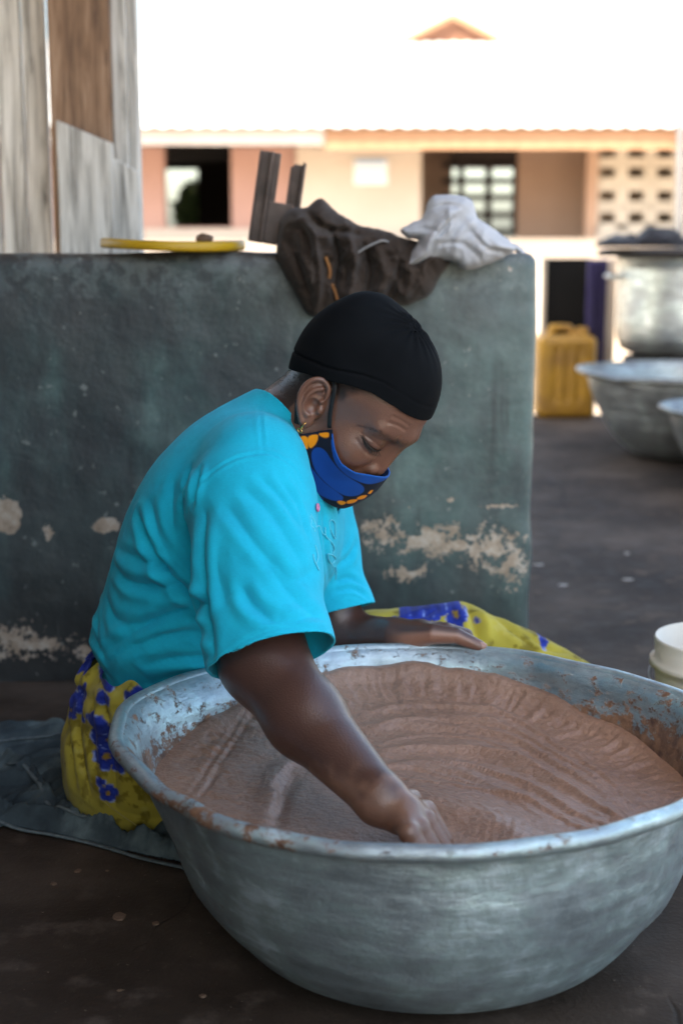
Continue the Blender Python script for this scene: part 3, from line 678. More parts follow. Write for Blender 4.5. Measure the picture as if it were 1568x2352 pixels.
def paste_edge(thd):
    a = np.array([0, 20, 45, 70, 90, 110, 140, 165, 190, 210, 240, 270, 310, 340, 360.]); z = np.array([.186, .190, .210, .236, .244, .242, .218, .197, .188, .188, .190, .195, .188, .185, .186])
    return np.interp(thd % 360, a, z)
HAND = PZ(930, 1890, 0.215)
def paste_height(x, y):
    """surface of the stirred paste, metres above the floor"""
    dx, dy = x - BC[0], y - BC[1]; th = np.degrees(np.arctan2(dy, dx)) % 360; r = np.hypot(dx, dy)
    ze = paste_edge(th) ; re = basin_r(ze)
    u = np.clip(r / re, 0, 1.1)
    p = np.stack([x, y, np.zeros_like(x)], 1)
    zc = 0.172 + 0.012 * sstep(0.1, -0.3, dx)
    z = zc + (ze - zc) * u ** 2.6
    # strokes swept round the hand
    sx, sy = x - 0.03, y - 1.50; rs = np.hypot(sx, sy * 1.25); ph = np.arctan2(sy, sx)
    wob = (fbm(p * 6 + 5, 3) - 0.5) * 0.05
    mid = sstep(0.99, 0.75, u)
    fine = np.sin((rs + wob) * 2 * math.pi / 0.034) * 0.0010 + np.sin((rs + wob * 1.4) * 2 * math.pi / 0.0125 + 2 * ph) * 0.0008
    z = z + 0.35 * mid * fine * sstep(0.08, 0.14, rs) * (0.35 + 0.65 * fbm(p * 4 + 9, 2)) * sstep(-0.25, 0.0, dx)
    # big curl ridges: left of the arm, and the lip of the trough to the right of the hand
    xw = x + 0.030 * (fbm(p * 11 + 40, 3) - 0.5) + 0.008 * (fbm(p * 40, 2) - 0.5); yw = y + 0.030 * (fbm(p * 11 + 80, 3) - 0.5)
    def ridge(pts, amp, wd, sharp=0.35, x=None, y=None):
        x = xw if x is None else x; y = yw if y is None else y
        c = np.array([PZ(a, b, 0.205)[:2] for a, b in spline(np.array(pts, float), 110)])
        d2 = (x[:, None] - c[None, :, 0]) ** 2 + (y[:, None] - c[None, :, 1]) ** 2; k = d2.argmin(1); d = np.sqrt(d2[np.arange(len(x)), k])
        kk = np.clip(k, 0, len(c) - 2); t = c[kk + 1] - c[kk]; sgn = np.sign(t[:, 0] * (y - c[kk, 1]) - t[:, 1] * (x - c[kk, 0]))
        env = np.sin(math.pi * (0.05 + 0.9 * k / (len(c) - 1))) ** 0.6
        return amp * env * np.where(sgn > 0, np.exp(-(d / wd) ** 2), np.exp(-(d / (wd * sharp)) ** 2))
    z = z + ridge([(625, 1860), (632, 1790), (665, 1735), (720, 1715)], 0.006, 0.020) - ridge([(640, 1862), (650, 1800), (690, 1750)], 0.006, 0.010, 1)
    z = z + ridge([(900, 1770), (1010, 1790), (1110, 1830), (1200, 1880), (1250, 1925)], 0.014, 0.055, 0.5)
    z = z + ridge([(870, 1690), (1000, 1680), (1150, 1700), (1330, 1770), (1450, 1850)], 0.006, 0.02, 0.6)
    z = z + ridge([(850, 1655), (1000, 1640), (1200, 1665), (1400, 1750)], 0.005, 0.014, 0.6)
    z = z + ridge([(860, 1720), (1000, 1715), (1130, 1745), (1230, 1800)], 0.004, 0.012, 0.6)
    for L in ([(440, 1790), (490, 1720), (560, 1650)], [(475, 1770), (520, 1710), (590, 1640)], [(455, 1800), (515, 1730)]): z = z - ridge(L, 0.0028, 0.004, 1.0, x, y)
    # wrinkled skirts hanging on the far wall
    wall = sstep(0.72, 0.88, u) * sstep(1.0, 0.93, u) * sstep(0.0, 0.1, dy)
    cr = 1 - np.abs(2 * fbm(np.stack([th * 0.42 + 2 * fbm(p * 9, 2), u * 5 + 2 * fbm(p * 14 + 3, 2), np.zeros_like(u)], 1), 3) - 1)
    z = z - wall * (cr - 0.5) * 0.009 * (0.3 + fbm(p * 7 + 60, 2))
    for k in range(9):
        z = z + ridge([(850 + 6 * k, 1634 + 13 * k + 7 * math.sin(k * 2.4)), (1000, 1622 + 15 * k + 7 * math.sin(k * 1.7)), (1200, 1650 + 17 * k + 9 * math.sin(k * 2.9)), (1370, 1728 + 17 * k), (1470 - 14 * (k % 4), 1812 + 12 * k)], (0.0036, 0.0016, 0.0048, 0.0024)[k % 4], (0.008, 0.005, 0.012, 0.006)[k % 4], 0.5)
    rough = sstep(0.55, 0.85, u)
    z = z + (fbm(p * 30, 4) - 0.5) * (0.0025 + 0.004 * rough) + (fbm(p * 110, 3) - 0.5) * (0.0012 + 0.0016 * rough)
    h = np.hypot(x - HAND[0], y - HAND[1]); z = z - 0.016 * np.exp(-(h / 0.05) ** 2)
    return z
NR, NT = 190, 620
tt = np.linspace(0, 2 * math.pi, NT, endpoint=False); uu = np.linspace(0.0, 1.0, NR) ** 0.8
re = basin_r(paste_edge(np.degrees(tt))) - 0.0022 + 0.001 * (fbm(np.stack([np.cos(tt) * 9, np.sin(tt) * 9, 0 * tt], 1), 4) - 0.5)
# follow the warped basin
wp = np.stack([BC[0] + re * np.cos(tt), BC[1] + re * np.sin(tt), paste_edge(np.degrees(tt))], 1); wq = basin_warp(wp.copy(), BC, 1.0)
re2 = np.hypot(wq[:, 0] - BC[0], wq[:, 1] - BC[1]) - 0.001
X = BC[0] + np.outer(uu, re2 * np.cos(tt)); Y = BC[1] + np.outer(uu, re2 * np.sin(tt))
Z = np.concatenate([paste_height(X.ravel()[i:i + 20000], Y.ravel()[i:i + 20000]) for i in range(0, X.size, 20000)]).reshape(X.shape)
edge = sstep(0.90, 0.985, uu)[:, None]; Z = Z * (1 - edge) + edge * (paste_edge(np.degrees(tt)) + 0.012 * (fbm(np.stack([np.cos(tt) * 6, np.sin(tt) * 6, 0 * tt], 1), 4) - 0.5))[None]
V = np.stack([X, Y, Z], -1).reshape(-1, 3)
i, j = np.meshgrid(np.arange(NR - 1), np.arange(NT), indexing='ij'); j2 = (j + 1) % NT
F = np.stack([i * NT + j, i * NT + j2, (i + 1) * NT + j2, (i + 1) * NT + j], -1).reshape(-1, 4)[:, ::-1]
part('brown_paste', V, F[:, ::-1].copy(), mat_paste(), loc=(BC[0], BC[1], 0.15), label='thick glossy brown paste being stirred inside the large basin', category='paste')
# ------------------------------------------------------------------ the seated person
person = thing('person', 'seated person in turquoise shirt and black cap stirring the basin', 'person', (-0.33, 2.05, 0.0))
HP, HW = math.radians(41), math.radians(24)
HF = np.array([math.cos(HP) * math.cos(HW), -math.cos(HP) * math.sin(HW), -math.sin(HP)])
HU = np.array([math.sin(HP) * math.cos(HW), -math.sin(HP) * math.sin(HW), math.cos(HP)])
HL = np.array([math.sin(HW), math.cos(HW), 0.0])
HO = P(727, 945, 1.80) + 0.075 * HL
HR = np.stack([HF, HL, HU], 1)                      # columns: forward, left, up
def hw(x, y, z): return HO + HR @ np.array([x, y, z])
def hloc(p): return ((p - HO.astype(p.dtype)) @ HR.astype(p.dtype))

# ear frame (head coordinates, right/left mirrored by |y|)
ea, eo = math.radians(18), math.radians(24)
EV = np.array([-math.sin(ea), 0, math.cos(ea)]); EU0 = np.array([math.cos(ea), 0, math.sin(ea)])
EW = np.array([0, 1.0, 0]); EUv = EU0 * math.cos(eo) - EW * math.sin(eo); EWv = EU0 * math.sin(eo) + EW * math.cos(eo)
ER = np.stack([EUv, EV, EWv], 1).astype(np.float32); EC = np.array([-0.010, 0.079, 0.006], np.float32)
HELIX = [(0.003, 0.001), (0.010, 0.008), (0.0135, 0.018), (0.010, 0.028), (0.001, 0.033), (-0.009, 0.030), (-0.0165, 0.020), (-0.0185, 0.006), (-0.0155, -0.008), (-0.010, -0.018), (-0.005, -0.026)]
ANTI = [(0.004, 0.022), (-0.004, 0.017), (-0.0095, 0.008), (-0.0105, -0.003), (-0.007, -0.012), (-0.001, -0.016)]
def ear_sdf(q):
    e = (q - EC) @ ER / np.float32(1.02)
    d = ell(e, (-0.002, 0.004, 0), (0.0165, 0.029, 0.0045))
    d = smin(d, ell(e, (0.000, -0.024, 0.001), (0.0085, 0.0105, 0.0048)), 0.006)
    d = smin(d, ell(e, (0.006, 0.0, -0.008), (0.012, 0.022, 0.012)), 0.004)
    hs = spline(HELIX, 22); d = smin(d, chain(e, [(a, b, 0.0045) for a, b in hs], np.interp(np.arange(len(hs)), [0, len(hs) - 1], [0.0030, 0.0036])), 0.0018)
    an = spline(ANTI, 12); d = smin(d, chain(e, [(a, b, 0.0045) for a, b in an], [0.0030] * len(an)), 0.0022)
    d = smax(d, -ell(e, (0.0015, -0.002, 0.0075), (0.0085, 0.0105, 0.0085)), 0.002)
    d = smax(d, -ell(e, (0.004, 0.012, 0.0065), (0.0075, 0.005, 0.004)), 0.002)
    d = smin(d, ell(e, (0.0115, -0.005, 0.003), (0.0045, 0.006, 0.004)), 0.002)
    d = smin(d, ell(e, (-0.001, -0.015, 0.004), (0.0045, 0.003, 0.0032)), 0.002)
    return d * np.float32(1.02)
FACE_LINES = []
def head_sdf(q, full=True):
    q = q.copy(); q[:, 1] = np.abs(q[:, 1])
    d = ell(q, (-0.003, 0, 0.045), (0.088, 0.074, 0.084))
    d = smin(d, ell(q, (0.041, 0, 0.054), (0.059, 0.063, 0.064)), 0.02)
    d = smin(d, ell(q, (0.032, 0, -0.022), (0.058, 0.060, 0.070)), 0.03)
    d = smin(d, cone(q, (-0.008, 0.052, -0.045), (0.068, 0.012, -0.080), 0.020, 0.018), 0.03)
    d = smin(d, ell(q, (0.053, 0.044, -0.014), (0.026, 0.022, 0.024)), 0.022)            # cheekbone
    d = smin(d, cone(q, (0.0945, 0.008, 0.036), (0.071, 0.048, 0.035), 0.0115, 0.010), 0.014)   # brow
    d = smax(d, -ell(q, (0.100, 0.034, 0.009), (0.017, 0.019, 0.015)), 0.014)            # orbit
    d = smin(d, ell(q, (0.0700, 0.0345, 0.0125), (0.0155, 0.0190, 0.0138)), 0.006)         # lids over the eyeball
    d = smin(d, cone(q, (0.0925, 0, 0.022), (0.0905, 0, -0.024), 0.0085, 0.0125), 0.012)   # nose
    d = smin(d, ell(q, (0.0845, 0.0145, -0.0265), (0.013, 0.0085, 0.0095)), 0.005)        # wings
    d = smin(d, ell(q, (0.082, 0, -0.056), (0.015, 0.026, 0.02)), 0.012)                  # mouth
    d = smin(d, ell(q, (0.072, 0, -0.084), (0.020, 0.025, 0.019)), 0.015)                 # chin
    for pts, rr, kk in FACE_LINES:                                        # lid margin, lid crease, lines at the corner of the eye
        c = pts[len(pts) // 2]
        d = smax(d, -near(q, c, 0.035, lambda r: chain(r, pts, [rr] * len(pts))), kk)
    fo = [(0.098, 0.020, -0.006), (0.089, 0.027, -0.020), (0.083, 0.033, -0.034)]                                     # fold beside the nose
    d = smax(d, -near(q, fo[1], 0.05, lambda r: chain(r, fo, [0.003, 0.003, 0.002])), 0.007)
    if full: d = smin(d, near(q, EC, 0.060, ear_sdf), 0.0035)
    return d
def cr1(pts): return [(660.3 + a * 0.2307, 832.5 + b * 0.2307) for a, b in pts]
def on_face(pts, n, off=0.0):
    """photo line -> line on the skin in head coordinates (right side, y given as positive)"""
    t = spline(cr1(pts), n); w3 = trace(lambda p: head_sdf(hloc(p), False), t[:, 0], t[:, 1], 1.55, 2.1)
    l = hloc(w3); g = grad(lambda r: head_sdf(r, False), l); g /= np.linalg.norm(g, axis=1)[:, None]; l = l + g * off
    l[:, 1] = np.abs(l[:, 1]); return l.astype(np.float32)
LASH = on_face([(742, 738), (775, 795), (815, 845), (870, 876), (925, 872)], 18, 0.0004)
BROW = on_face([(700, 622), (800, 650), (900, 690), (1000, 755), (1060, 800)], 24, 0.0002)
FACE_LINES += [(LASH, 0.0013, 0.0020), (on_face([(738, 700), (800, 748), (870, 800), (930, 850)], 10), 0.0008, 0.0022),
               (on_face([(940, 880), (900, 940), (850, 985)], 6), 0.0008, 0.003), (on_face([(780, 880), (830, 930), (890, 935)], 6), 0.0006, 0.003), (on_face([(1050, 540), (1135, 580), (1200, 625)], 6), 0.0002, 0.004), (on_face([(1010, 600), (1100, 630), (1170, 675)], 6), 0.0002, 0.004), (on_face([(690, 770), (740, 850), (800, 910)], 8), 0.0003, 0.004), (on_face([(1085, 800), (1090, 760), (1120, 740)], 5), 0.0005, 0.003)]
# ---- skeleton in world space
SHR, SHL = P(588, 1125, 1.765), P(690, 1110, 2.05)
ELR, WRR = P(604, 1518, 1.615), P(874, 1836, 1.440)
FMR = P(702, 1650, 1.545)
ELL_, WRL = P(788, 1468, 2.030), P(905, 1462, 1.972)
C7, NECK1 = P(628, 985, 1.92), hw(-0.034, 0, -0.030)
# right hand, dug into the paste: knuckles then fingers
MCR = [m_ - np.array([0, 0, 0.006]) for m_ in (P(978, 1850, 1.446), P(978, 1872, 1.420), P(964, 1890, 1.398), P(940, 1900, 1.382))]
PAR = P(922, 1868, 1.424)
FGR = [(m, m + np.array([0.020, -0.010, -0.030]), m + np.array([0.022, -0.010, -0.056]), m + np.array([0.014, -0.004, -0.076])) for m in MCR]
THR = [P(900, 1846, 1.452), P(944, 1838, 1.478), P(972, 1852, 1.486) + [0, 0, -0.012]]
# left hand on the rim
PAL = P(962, 1459, 1.962)
THL = [P(938, 1462, 1.955), P(992, 1456, 1.938), P(1048, 1460, 1.932), P(1100, 1484, 1.926)]
MCL = [P(1024, 1448, 1.972), P(1010, 1446, 1.990), P(990, 1450, 2.004), P(966, 1456, 2.012)]
FGL = [(m, m + np.array([0.030, 0.012, -0.010]), m + np.array([0.040, 0.004, -0.034]), m + np.array([0.032, -0.010, -0.052])) for m in MCL]
HIPC = np.array([-0.30, 2.06, 0.115])
KNL, ANL = P(1040, 1498, 2.17), P(1490, 1700, 2.15)
KNR, ANR = np.array([0.06, 2.03, 0.09]), np.array([-0.10, 2.22, 0.06])
def hand_sdf(p, wr, pal, mc, fg, th, rw):
    d = cone(p, wr, pal, rw, 0.0225)
    for m in mc: d = smin(d, cone(p, pal, m, 0.0180, 0.0112), 0.008)
    for f in fg: d = smin(d, chain(p, f, [0.0112, 0.0096, 0.0086, 0.0074]), 0.003)
    d = smin(d, chain(p, th, [0.019, 0.0150, 0.0112, 0.0086][-len(th):] if len(th) == 4 else [0.0165, 0.0125, 0.0095]), 0.009)
    return d
def torso_core(p):
    d = ell(p, P(460, 1480, 1.985), (0.125, 0.135, 0.17))
    d = smin(d, ell(p, P(535, 1250, 1.925), (0.10, 0.12, 0.14)), 0.05)
    d = smin(d, cone(p, SHR, SHL, 0.045, 0.045), 0.04)
    d = smin(d, ell(p, HIPC, (0.11, 0.13, 0.085)), 0.06)
    return d
def body_sdf(p):
    d = near(p, HO, 0.24, lambda r: head_sdf(hloc(r)))
    nk = near(p, C7, 0.30, lambda r: smin(cone(r, C7, NECK1, 0.050, 0.050), cone(r, P(668, 1010, 1.90), hw(-0.012, 0, -0.035), 0.045, 0.048), 0.03))
    d = smin(d, nk, 0.022)
    d = smin(d, torso_core(p), 0.035)
    arm = chain(p, [SHR, ELR], [0.045, 0.048]); fore = chain(p, [ELR, FMR, WRR], [0.049, 0.0435, 0.0270], 0.02)
    ar = smin(arm, fore, 0.025)
    d = smin(d, ar, 0.02)
    d = smin(d, near(p, PAR, 0.16, lambda r: hand_sdf(r, WRR, PAR, MCR, FGR, THR, 0.0275)), 0.012)
    al = smin(chain(p, [SHL, ELL_], [0.042, 0.036]), chain(p, [ELL_, WRL], [0.041, 0.0265]), 0.02)
    d = smin(d, al, 0.02)
    d = smin(d, near(p, PAL, 0.16, lambda r: hand_sdf(r, WRL, PAL, MCL, FGL, THL, 0.0245)), 0.010)
    lg = smin(chain(p, [HIPC + [0.02, 0.09, 0], KNL, ANL], [0.075, 0.052, 0.033], 0.02), chain(p, [HIPC + [0.03, -0.06, -0.01], KNR, ANR], [0.075, 0.055, 0.033], 0.02), 0.02)
    ft = np.minimum(cone(p, ANL - [0, 0, .015], ANL + [0.15, -0.03, -0.025], 0.035, 0.022), cone(p, ANR - [0, 0, 0.02], ANR + [-0.14, 0.05, -0.03], 0.034, 0.022))
    return smin(d, smin(lg, ft, 0.02), 0.03)
hx = [P(660, 900, 1.8)[0], P(1010, 900, 1.85)[0]]
bxs = axis(-0.55, 0.76, 0.008, [(-0.10, 0.125, 0.0018), (0.125, 0.23, 0.0026), (-0.16, -0.10, 0.004)])
bys = axis(1.33, 2.40, 0.008, [(1.765, 1.99, 0.0020), (1.36, 1.50, 0.0026), (1.50, 1.765, 0.0045)])
bzs = axis(-0.01, 0.80, 0.008, [(0.16, 0.225, 0.003), (0.225, 0.325, 0.0024), (0.325, 0.46, 0.006), (0.46, 0.70, 0.0018)])
bV, bF = isosurf(body_sdf, bxs, bys, bzs, newton=1)
bV[:, 2] = np.maximum(bV[:, 2], 0.006)
bN = vnormals(bV, bF)
# skin tone by place: lighter palms and thumb, reddish cheek and ear, face highlights painted in, dark brow, lids, lips and cropped hair
q = hloc(bV); qa = q.copy(); qa[:, 1] = np.abs(qa[:, 1])
inhead = (np.linalg.norm(q - [0, 0, 0.0], axis=1) < 0.19)
def gz(c, s): return np.exp(-(((qa - np.array(c)) / np.array(s)) ** 2).sum(1)) * inhead
SK = np.array([0.068, 0.031, 0.023]); col = np.repeat(SK[None], len(bV), 0)
col[inhead] = np.array([0.158, 0.078, 0.054])  # face skin raised above the arm tone to stand in for light
def tint(wt, c): 
    global col
    col = col * (1 - wt[:, None]) + np.array(c) * wt[:, None]
tint(0.8 * gz((0.055, 0.05, -0.012), (0.03, 0.03, 0.03)), (0.230, 0.104, 0.064))
tint(0.75 * gz((0.100, 0.0, -0.012), (0.025, 0.022, 0.025)), (0.240, 0.108, 0.068))
tint(0.7 * gz((0.075, 0.02, 0.075), (0.04, 0.06, 0.03)), (0.235, 0.122, 0.090))  # forehead highlight put into the skin colour
tint(0.7 * gz((-0.01, 0.085, 0.005), (0.03, 0.02, 0.04)), (0.185, 0.085, 0.056))
tint(0.65 * gz((0.066, 0.055, 0.006), (0.014, 0.012, 0.010)), (0.085, 0.060, 0.062))
tint(0.55 * gz((0.079, 0.033, 0.016), (0.012, 0.018, 0.007)), (0.085, 0.040, 0.032))
m = np.where(inhead)[0]; dd = np.sqrt(((qa[m][:, None, :] - BROW[None]) ** 2).sum(2)); k = dd.argmin(1); dd = dd.min(1)
wt = np.zeros(len(bV)); wt[m] = 0.55 * np.exp(-(dd / 0.0042) ** 2) * (0.25 + 0.75 * k / (len(BROW) - 1)) * (0.5 + fbm(qa[m] * [300, 300, 500], 2)); tint(np.clip(wt, 0, 0.8), (0.030, 0.016, 0.012))
dd = np.sqrt(((qa[m][:, None, :] - LASH[None]) ** 2).sum(2)).min(1); wt = np.zeros(len(bV)); wt[m] = 0.75 * np.exp(-(dd / 0.0030) ** 2); tint(wt, (0.028, 0.015, 0.012))
hair = inhead * np.clip(sstep(0.012, -0.005, qa[:, 0] - 0.55 * (qa[:, 2] - 0.045) - 0.012 + 0.020 * (fbm(qa * 60, 3) - 0.5)) * sstep(-0.055, -0.02, qa[:, 2] - 0.10 * (qa[:, 0] + 0.08)) , 0, 1) * (np.abs(qa[:, 1]) < 0.0775)
hair *= np.where(qa[:, 0] > -0.035, sstep(0.018, 0.032, qa[:, 2]), 1.0)
tint(0.9 * hair, (0.014, 0.010, 0.009))
tint(0.75 * inhead * sstep(0.050, 0.066, qa[:, 2] - 0.30 * (qa[:, 0] - 0.02) + 0.010 * (fbm(qa * 80, 3) - 0.5)) * sstep(0.055, 0.02, qa[:, 0]), (0.03, 0.019, 0.015))
dl = np.linalg.norm(bV - PAL, axis=1); pinside = sstep(0.15, 0.6, -bN[:, 1] * 0.8 - bN[:, 2] * 0.6) * sstep(0.11, 0.06, dl) * sstep(-0.045, -0.02, bV[:, 0] - PAL[0])
tint(0.85 * pinside, (0.285, 0.135, 0.090))
tint(0.6 * np.exp(-(np.linalg.norm(bV - THL[3], axis=1) / 0.014) ** 2), (0.20, 0.09, 0.06))
pz = bV[:, 2] - 0.212; tint(0.9 * sstep(0.062, 0.024, pz + 0.05 * (fbm(bV * 60, 3) - 0.5)) * (np.linalg.norm(bV - PAR, axis=1) < 0.12), (0.20, 0.105, 0.068))
m_skin = mat_skin()
body = part('body', bV, bF, m_skin, person, col=col)
# thumb nail
tdir = THL[3] - THL[2]; tdir /= np.linalg.norm(tdir); nrm = np.array([0.10, -0.55, 0.83]); nrm -= nrm @ tdir * tdir; nrm /= np.linalg.norm(nrm); sd = np.cross(tdir, nrm)
g = np.linspace(-1, 1, 9); NV, NF = [], []
for a in g:
    for b in g:
        w_ = 0.0058 * (1 - 0.12 * a * a); NV.append(THL[3] + tdir * (0.0025 + 0.0068 * a) + sd * w_ * b * math.sqrt(1 - 0.35 * a ** 4) + nrm * (0.0087 - 0.0035 * b * b - 0.0010 * max(a, 0)))
for a in range(8):
    for b in range(8): NF.append((a * 9 + b, a * 9 + b + 1, a * 9 + b + 10, a * 9 + b + 9))
part('thumbnail', NV, NF, simple('nail', (0.34, 0.19, 0.14), (0.28, 0.15, 0.11), 60, 0.3), body)
# eyelashes
m_black = simple('black_hair', (0.012, 0.010, 0.010), (0.008, 0.007, 0.007), 50, 0.6)
rng = np.random.default_rng(5)
for s in (-1, 1):
    W = [hw(x, s * y, z) for x, y, z in LASH]
    v0, f0 = tube(W, [0.0005 + 0.0009 * math.sin(math.pi * i / (len(W) - 1)) for i in range(len(W))], 6); ms = [(v0, f0)]
    for i in range(2, len(W) - 2):
        x, y, z = LASH[i]; e = 0.006; ms.append(tube([hw(x, s * y, z), hw(x + e * 0.75, s * (y + (y - 0.036) * 0.12), z - e * 0.55), hw(x + e * 1.25, s * (y + (y - 0.036) * 0.2), z - e * 0.6)], [0.0005, 0.0004, 0.0001], 4))
    v, f = join(*ms); part('eyelashes', v, f, m_black, body)
    BV, BF = [], []
    for i in range(170):
        k = min(int(rng.beta(1.6, 1.0) * len(BROW)), len(BROW) - 1); b0 = BROW[k] + rng.normal(size=3) * [0.0008, 0.0008, 0.0016] * (0.6 + 0.6 * k / len(BROW)); k2 = max(k - 3, 0); dr_ = BROW[k2] - BROW[k] if k2 != k else BROW[0] - BROW[3]
        dr_ = dr_ / (np.linalg.norm(dr_) + 1e-9) + [0.15, 0.1, rng.uniform(-0.1, 0.7)]; L = rng.uniform(0.003, 0.006); g = np.array([0.75, 0.5, 0.3]); pp = b0 + dr_ * L + g * 0.0008; wd = np.array([0.0, 0.0, 0.00018])
        n = len(BV); BV += [hw(b0[0], s * b0[1], b0[2] - 0.00018), hw(b0[0], s * b0[1], b0[2] + 0.00018), hw(pp[0], s * pp[1], pp[2])]; BF.append((n, n + 1, n + 2))
    part('eyebrow', BV, BF, m_black, body, smooth=False)
# ---- cropped hair showing under the cap (nape and temple): many short curls
rng = np.random.default_rng(7)
cand = np.where((hair > 0.5) & inhead)[0]; HVV, HFF = [], []
if len(cand):
    for i in rng.choice(cand, 1500):
        p0 = bV[i]; n0 = bN[i] + rng.normal(size=3) * 0.7; n0 /= np.linalg.norm(n0); t0 = rng.normal(size=3) * 0.0012; L = rng.uniform(0.0015, 0.0045)
        sdv = np.cross(n0, rng.normal(size=3)); sdv = sdv / (np.linalg.norm(sdv) + 1e-9) * 0.00035; n = len(HVV)
        HVV += [p0 - sdv, p0 + sdv, p0 + n0 * L + t0]; HFF.append((n, n + 1, n + 2))
    part('cropped_hair', HVV, HFF, m_black, body, smooth=False)

# ---- cap
CAPX = [-0.14, -0.100, -0.082, -0.045, -0.013, 0.015, 0.040, 0.070, 0.101, 0.13]; CAPZ = [-0.022, -0.016, -0.004, 0.024, 0.043, 0.060, 0.070, 0.073, 0.071, 0.070]
def cap_sdf(p):
    q = hloc(p); x = q.copy()
    d = ell(q, (-0.038, 0, 0.059), (0.060, 0.076, 0.090))
    d = smin(d, ell(q, (0.0285, 0, 0.050), (0.0745, 0.075, 0.091)), 0.03)
    d = smin(d, ell(q, (-0.006, 0, 0.056), (0.086, 0.077, 0.0935)), 0.02)
    qq = q.copy(); qq[:, 1] = np.abs(qq[:, 1])
    d = smin(d, (ell(qq, (0.001, 0, 0.040), (0.090, 0.080, 0.086))), 0.012)
    pl = np.maximum(0, q[:, 2] - 0.085) / 0.05
    ph = np.arctan2(q[:, 1], q[:, 0] + 0.0)
    d = d - np.clip(pl, 0, 1) * 0.0018 * np.sin(np.arctan2(q[:, 1] + 0.012, q[:, 0] - 0.012) * 15 + 3 * np.sin(ph * 3)) * np.exp(-((q[:, 0] - 0.012) ** 2 + (q[:, 1] + 0.012) ** 2) / 0.035 ** 2) - 0.0006 * np.sin(q[:, 0] * 60 + q[:, 2] * 40) - 0.003 * (fbm(q * 22, 2).astype(np.float32) - 0.5)
    zr = np.interp(q[:, 0], CAPX, CAPZ); up = q[:, 2] - zr
    seam = np.exp(-((up - 0.018 - 0.010 * sstep(-0.02, -0.09, q[:, 0])) / 0.0016) ** 2)
    return (d + 0.0022 * seam * sstep(0.07, 0.0, q[:, 0]) + 0.0006 * seam).astype(np.float32)
cs = hw(0, 0, 0.05)
cV, cF = isosurf(cap_sdf, axis(cs[0] - 0.16, cs[0] + 0.16, 0.0024), axis(cs[1] - 0.14, cs[1] + 0.14, 0.0026), axis(cs[2] - 0.17, cs[2] + 0.17, 0.0024))
cq = hloc(cV); cV, cF = clip_mesh(cV, cF, np.interp(cq[:, 0], CAPX, CAPZ) - cq[:, 2])
m_cap = cloth_mat('black_jersey', (0.0068, 0.0082, 0.0098), (0.0045, 0.0052, 0.0064), 1400, 0.0, spec=0.06)
cap = part('cap', cV, cF, m_cap, person)
sm = cap.modifiers.new('thickness', 'SOLIDIFY'); sm.thickness = 0.0026; sm.offset = -1

# ---- face mask
def mask_sdf(p):
    q = hloc(p); q = q.copy(); y0 = q[:, 1].copy(); q[:, 1] = np.sqrt(q[:, 1] ** 2 + 1e-6)
    d = ell(q, (0.030, 0, -0.030), (0.066, 0.066, 0.078))
    d = smin(d, ell(q, (0.056, 0, -0.050), (0.050, 0.046, 0.050)), 0.02)
    d = smin(d, cone(q, (0.086, 0, -0.033), (0.087, 0, -0.052), 0.0140, 0.012), 0.016)
    d = smin(d, cone(q, (-0.004, 0.056, -0.040), (0.066, 0.012, -0.078), 0.022, 0.022), 0.025)
    d = smin(d, ell(q, (0.053, 0.044, -0.016), (0.026, 0.024, 0.026)), 0.02) - 0.0015
    d = smin(d, head_sdf(q, False) - 0.0035, 0.008)
    d = smin(d, cone(p, P(668, 1010, 1.90), hw(-0.012, 0, -0.035), 0.045, 0.048) - 0.003, 0.02)
    d = d + 0.0012 * np.exp(-(q[:, 1] / 0.0016) ** 2)
    return d.astype(np.float32)
mc_ = hw(0.05, 0, -0.05)
mV, mF = isosurf(mask_sdf, axis(mc_[0] - 0.13, mc_[0] + 0.11, 0.0012), axis(mc_[1] - 0.11, mc_[1] + 0.11, 0.0013), axis(mc_[2] - 0.10, mc_[2] + 0.12, 0.0012))
MT_X = [-0.02, 0.030, 0.050, 0.067, 0.085, 0.104, 0.125]; MT_Z = [0.004, -0.003, -0.0185, -0.0285, -0.0310, -0.0255, -0.022]
MB_X = [-0.02, -0.004, 0.02, 0.045, 0.07, 0.10, 0.13]; MB_Z = [-0.050, -0.060, -0.080, -0.091, -0.096, -0.096, -0.095]
mq = hloc(mV); zt = np.interp(mq[:, 0], MT_X, MT_Z); zb = np.interp(mq[:, 0], MB_X, MB_Z)
bk = (0.0305 - mq[:, 0]) - (-0.003 - mq[:, 2]) * (0.0345 / 0.043)        # back edge beside the ear
mV, mF = clip_mesh(mV, mF, np.maximum(np.maximum(mq[:, 2] - zt, zb - mq[:, 2]), bk))
mq = hloc(mV); S_ = 1740.0                                                # print laid out on the flat side panel (u right, v down)
yy = -np.abs(mq[:, 1])
mu = 735 + S_ * (HF[0] * mq[:, 0] + HU[0] * mq[:, 2] + HL[0] * (yy + 0.075)); mv = 945 - S_ * (HF[2] * mq[:, 0] + HU[2] * mq[:, 2])
NAVY, BLUE, ORNG = (0.007, 0.011, 0.022), (0.004, 0.062, 0.30), (0.88, 0.29, 0.012)
mcol = np.repeat(np.array([NAVY]), len(mV), 0)
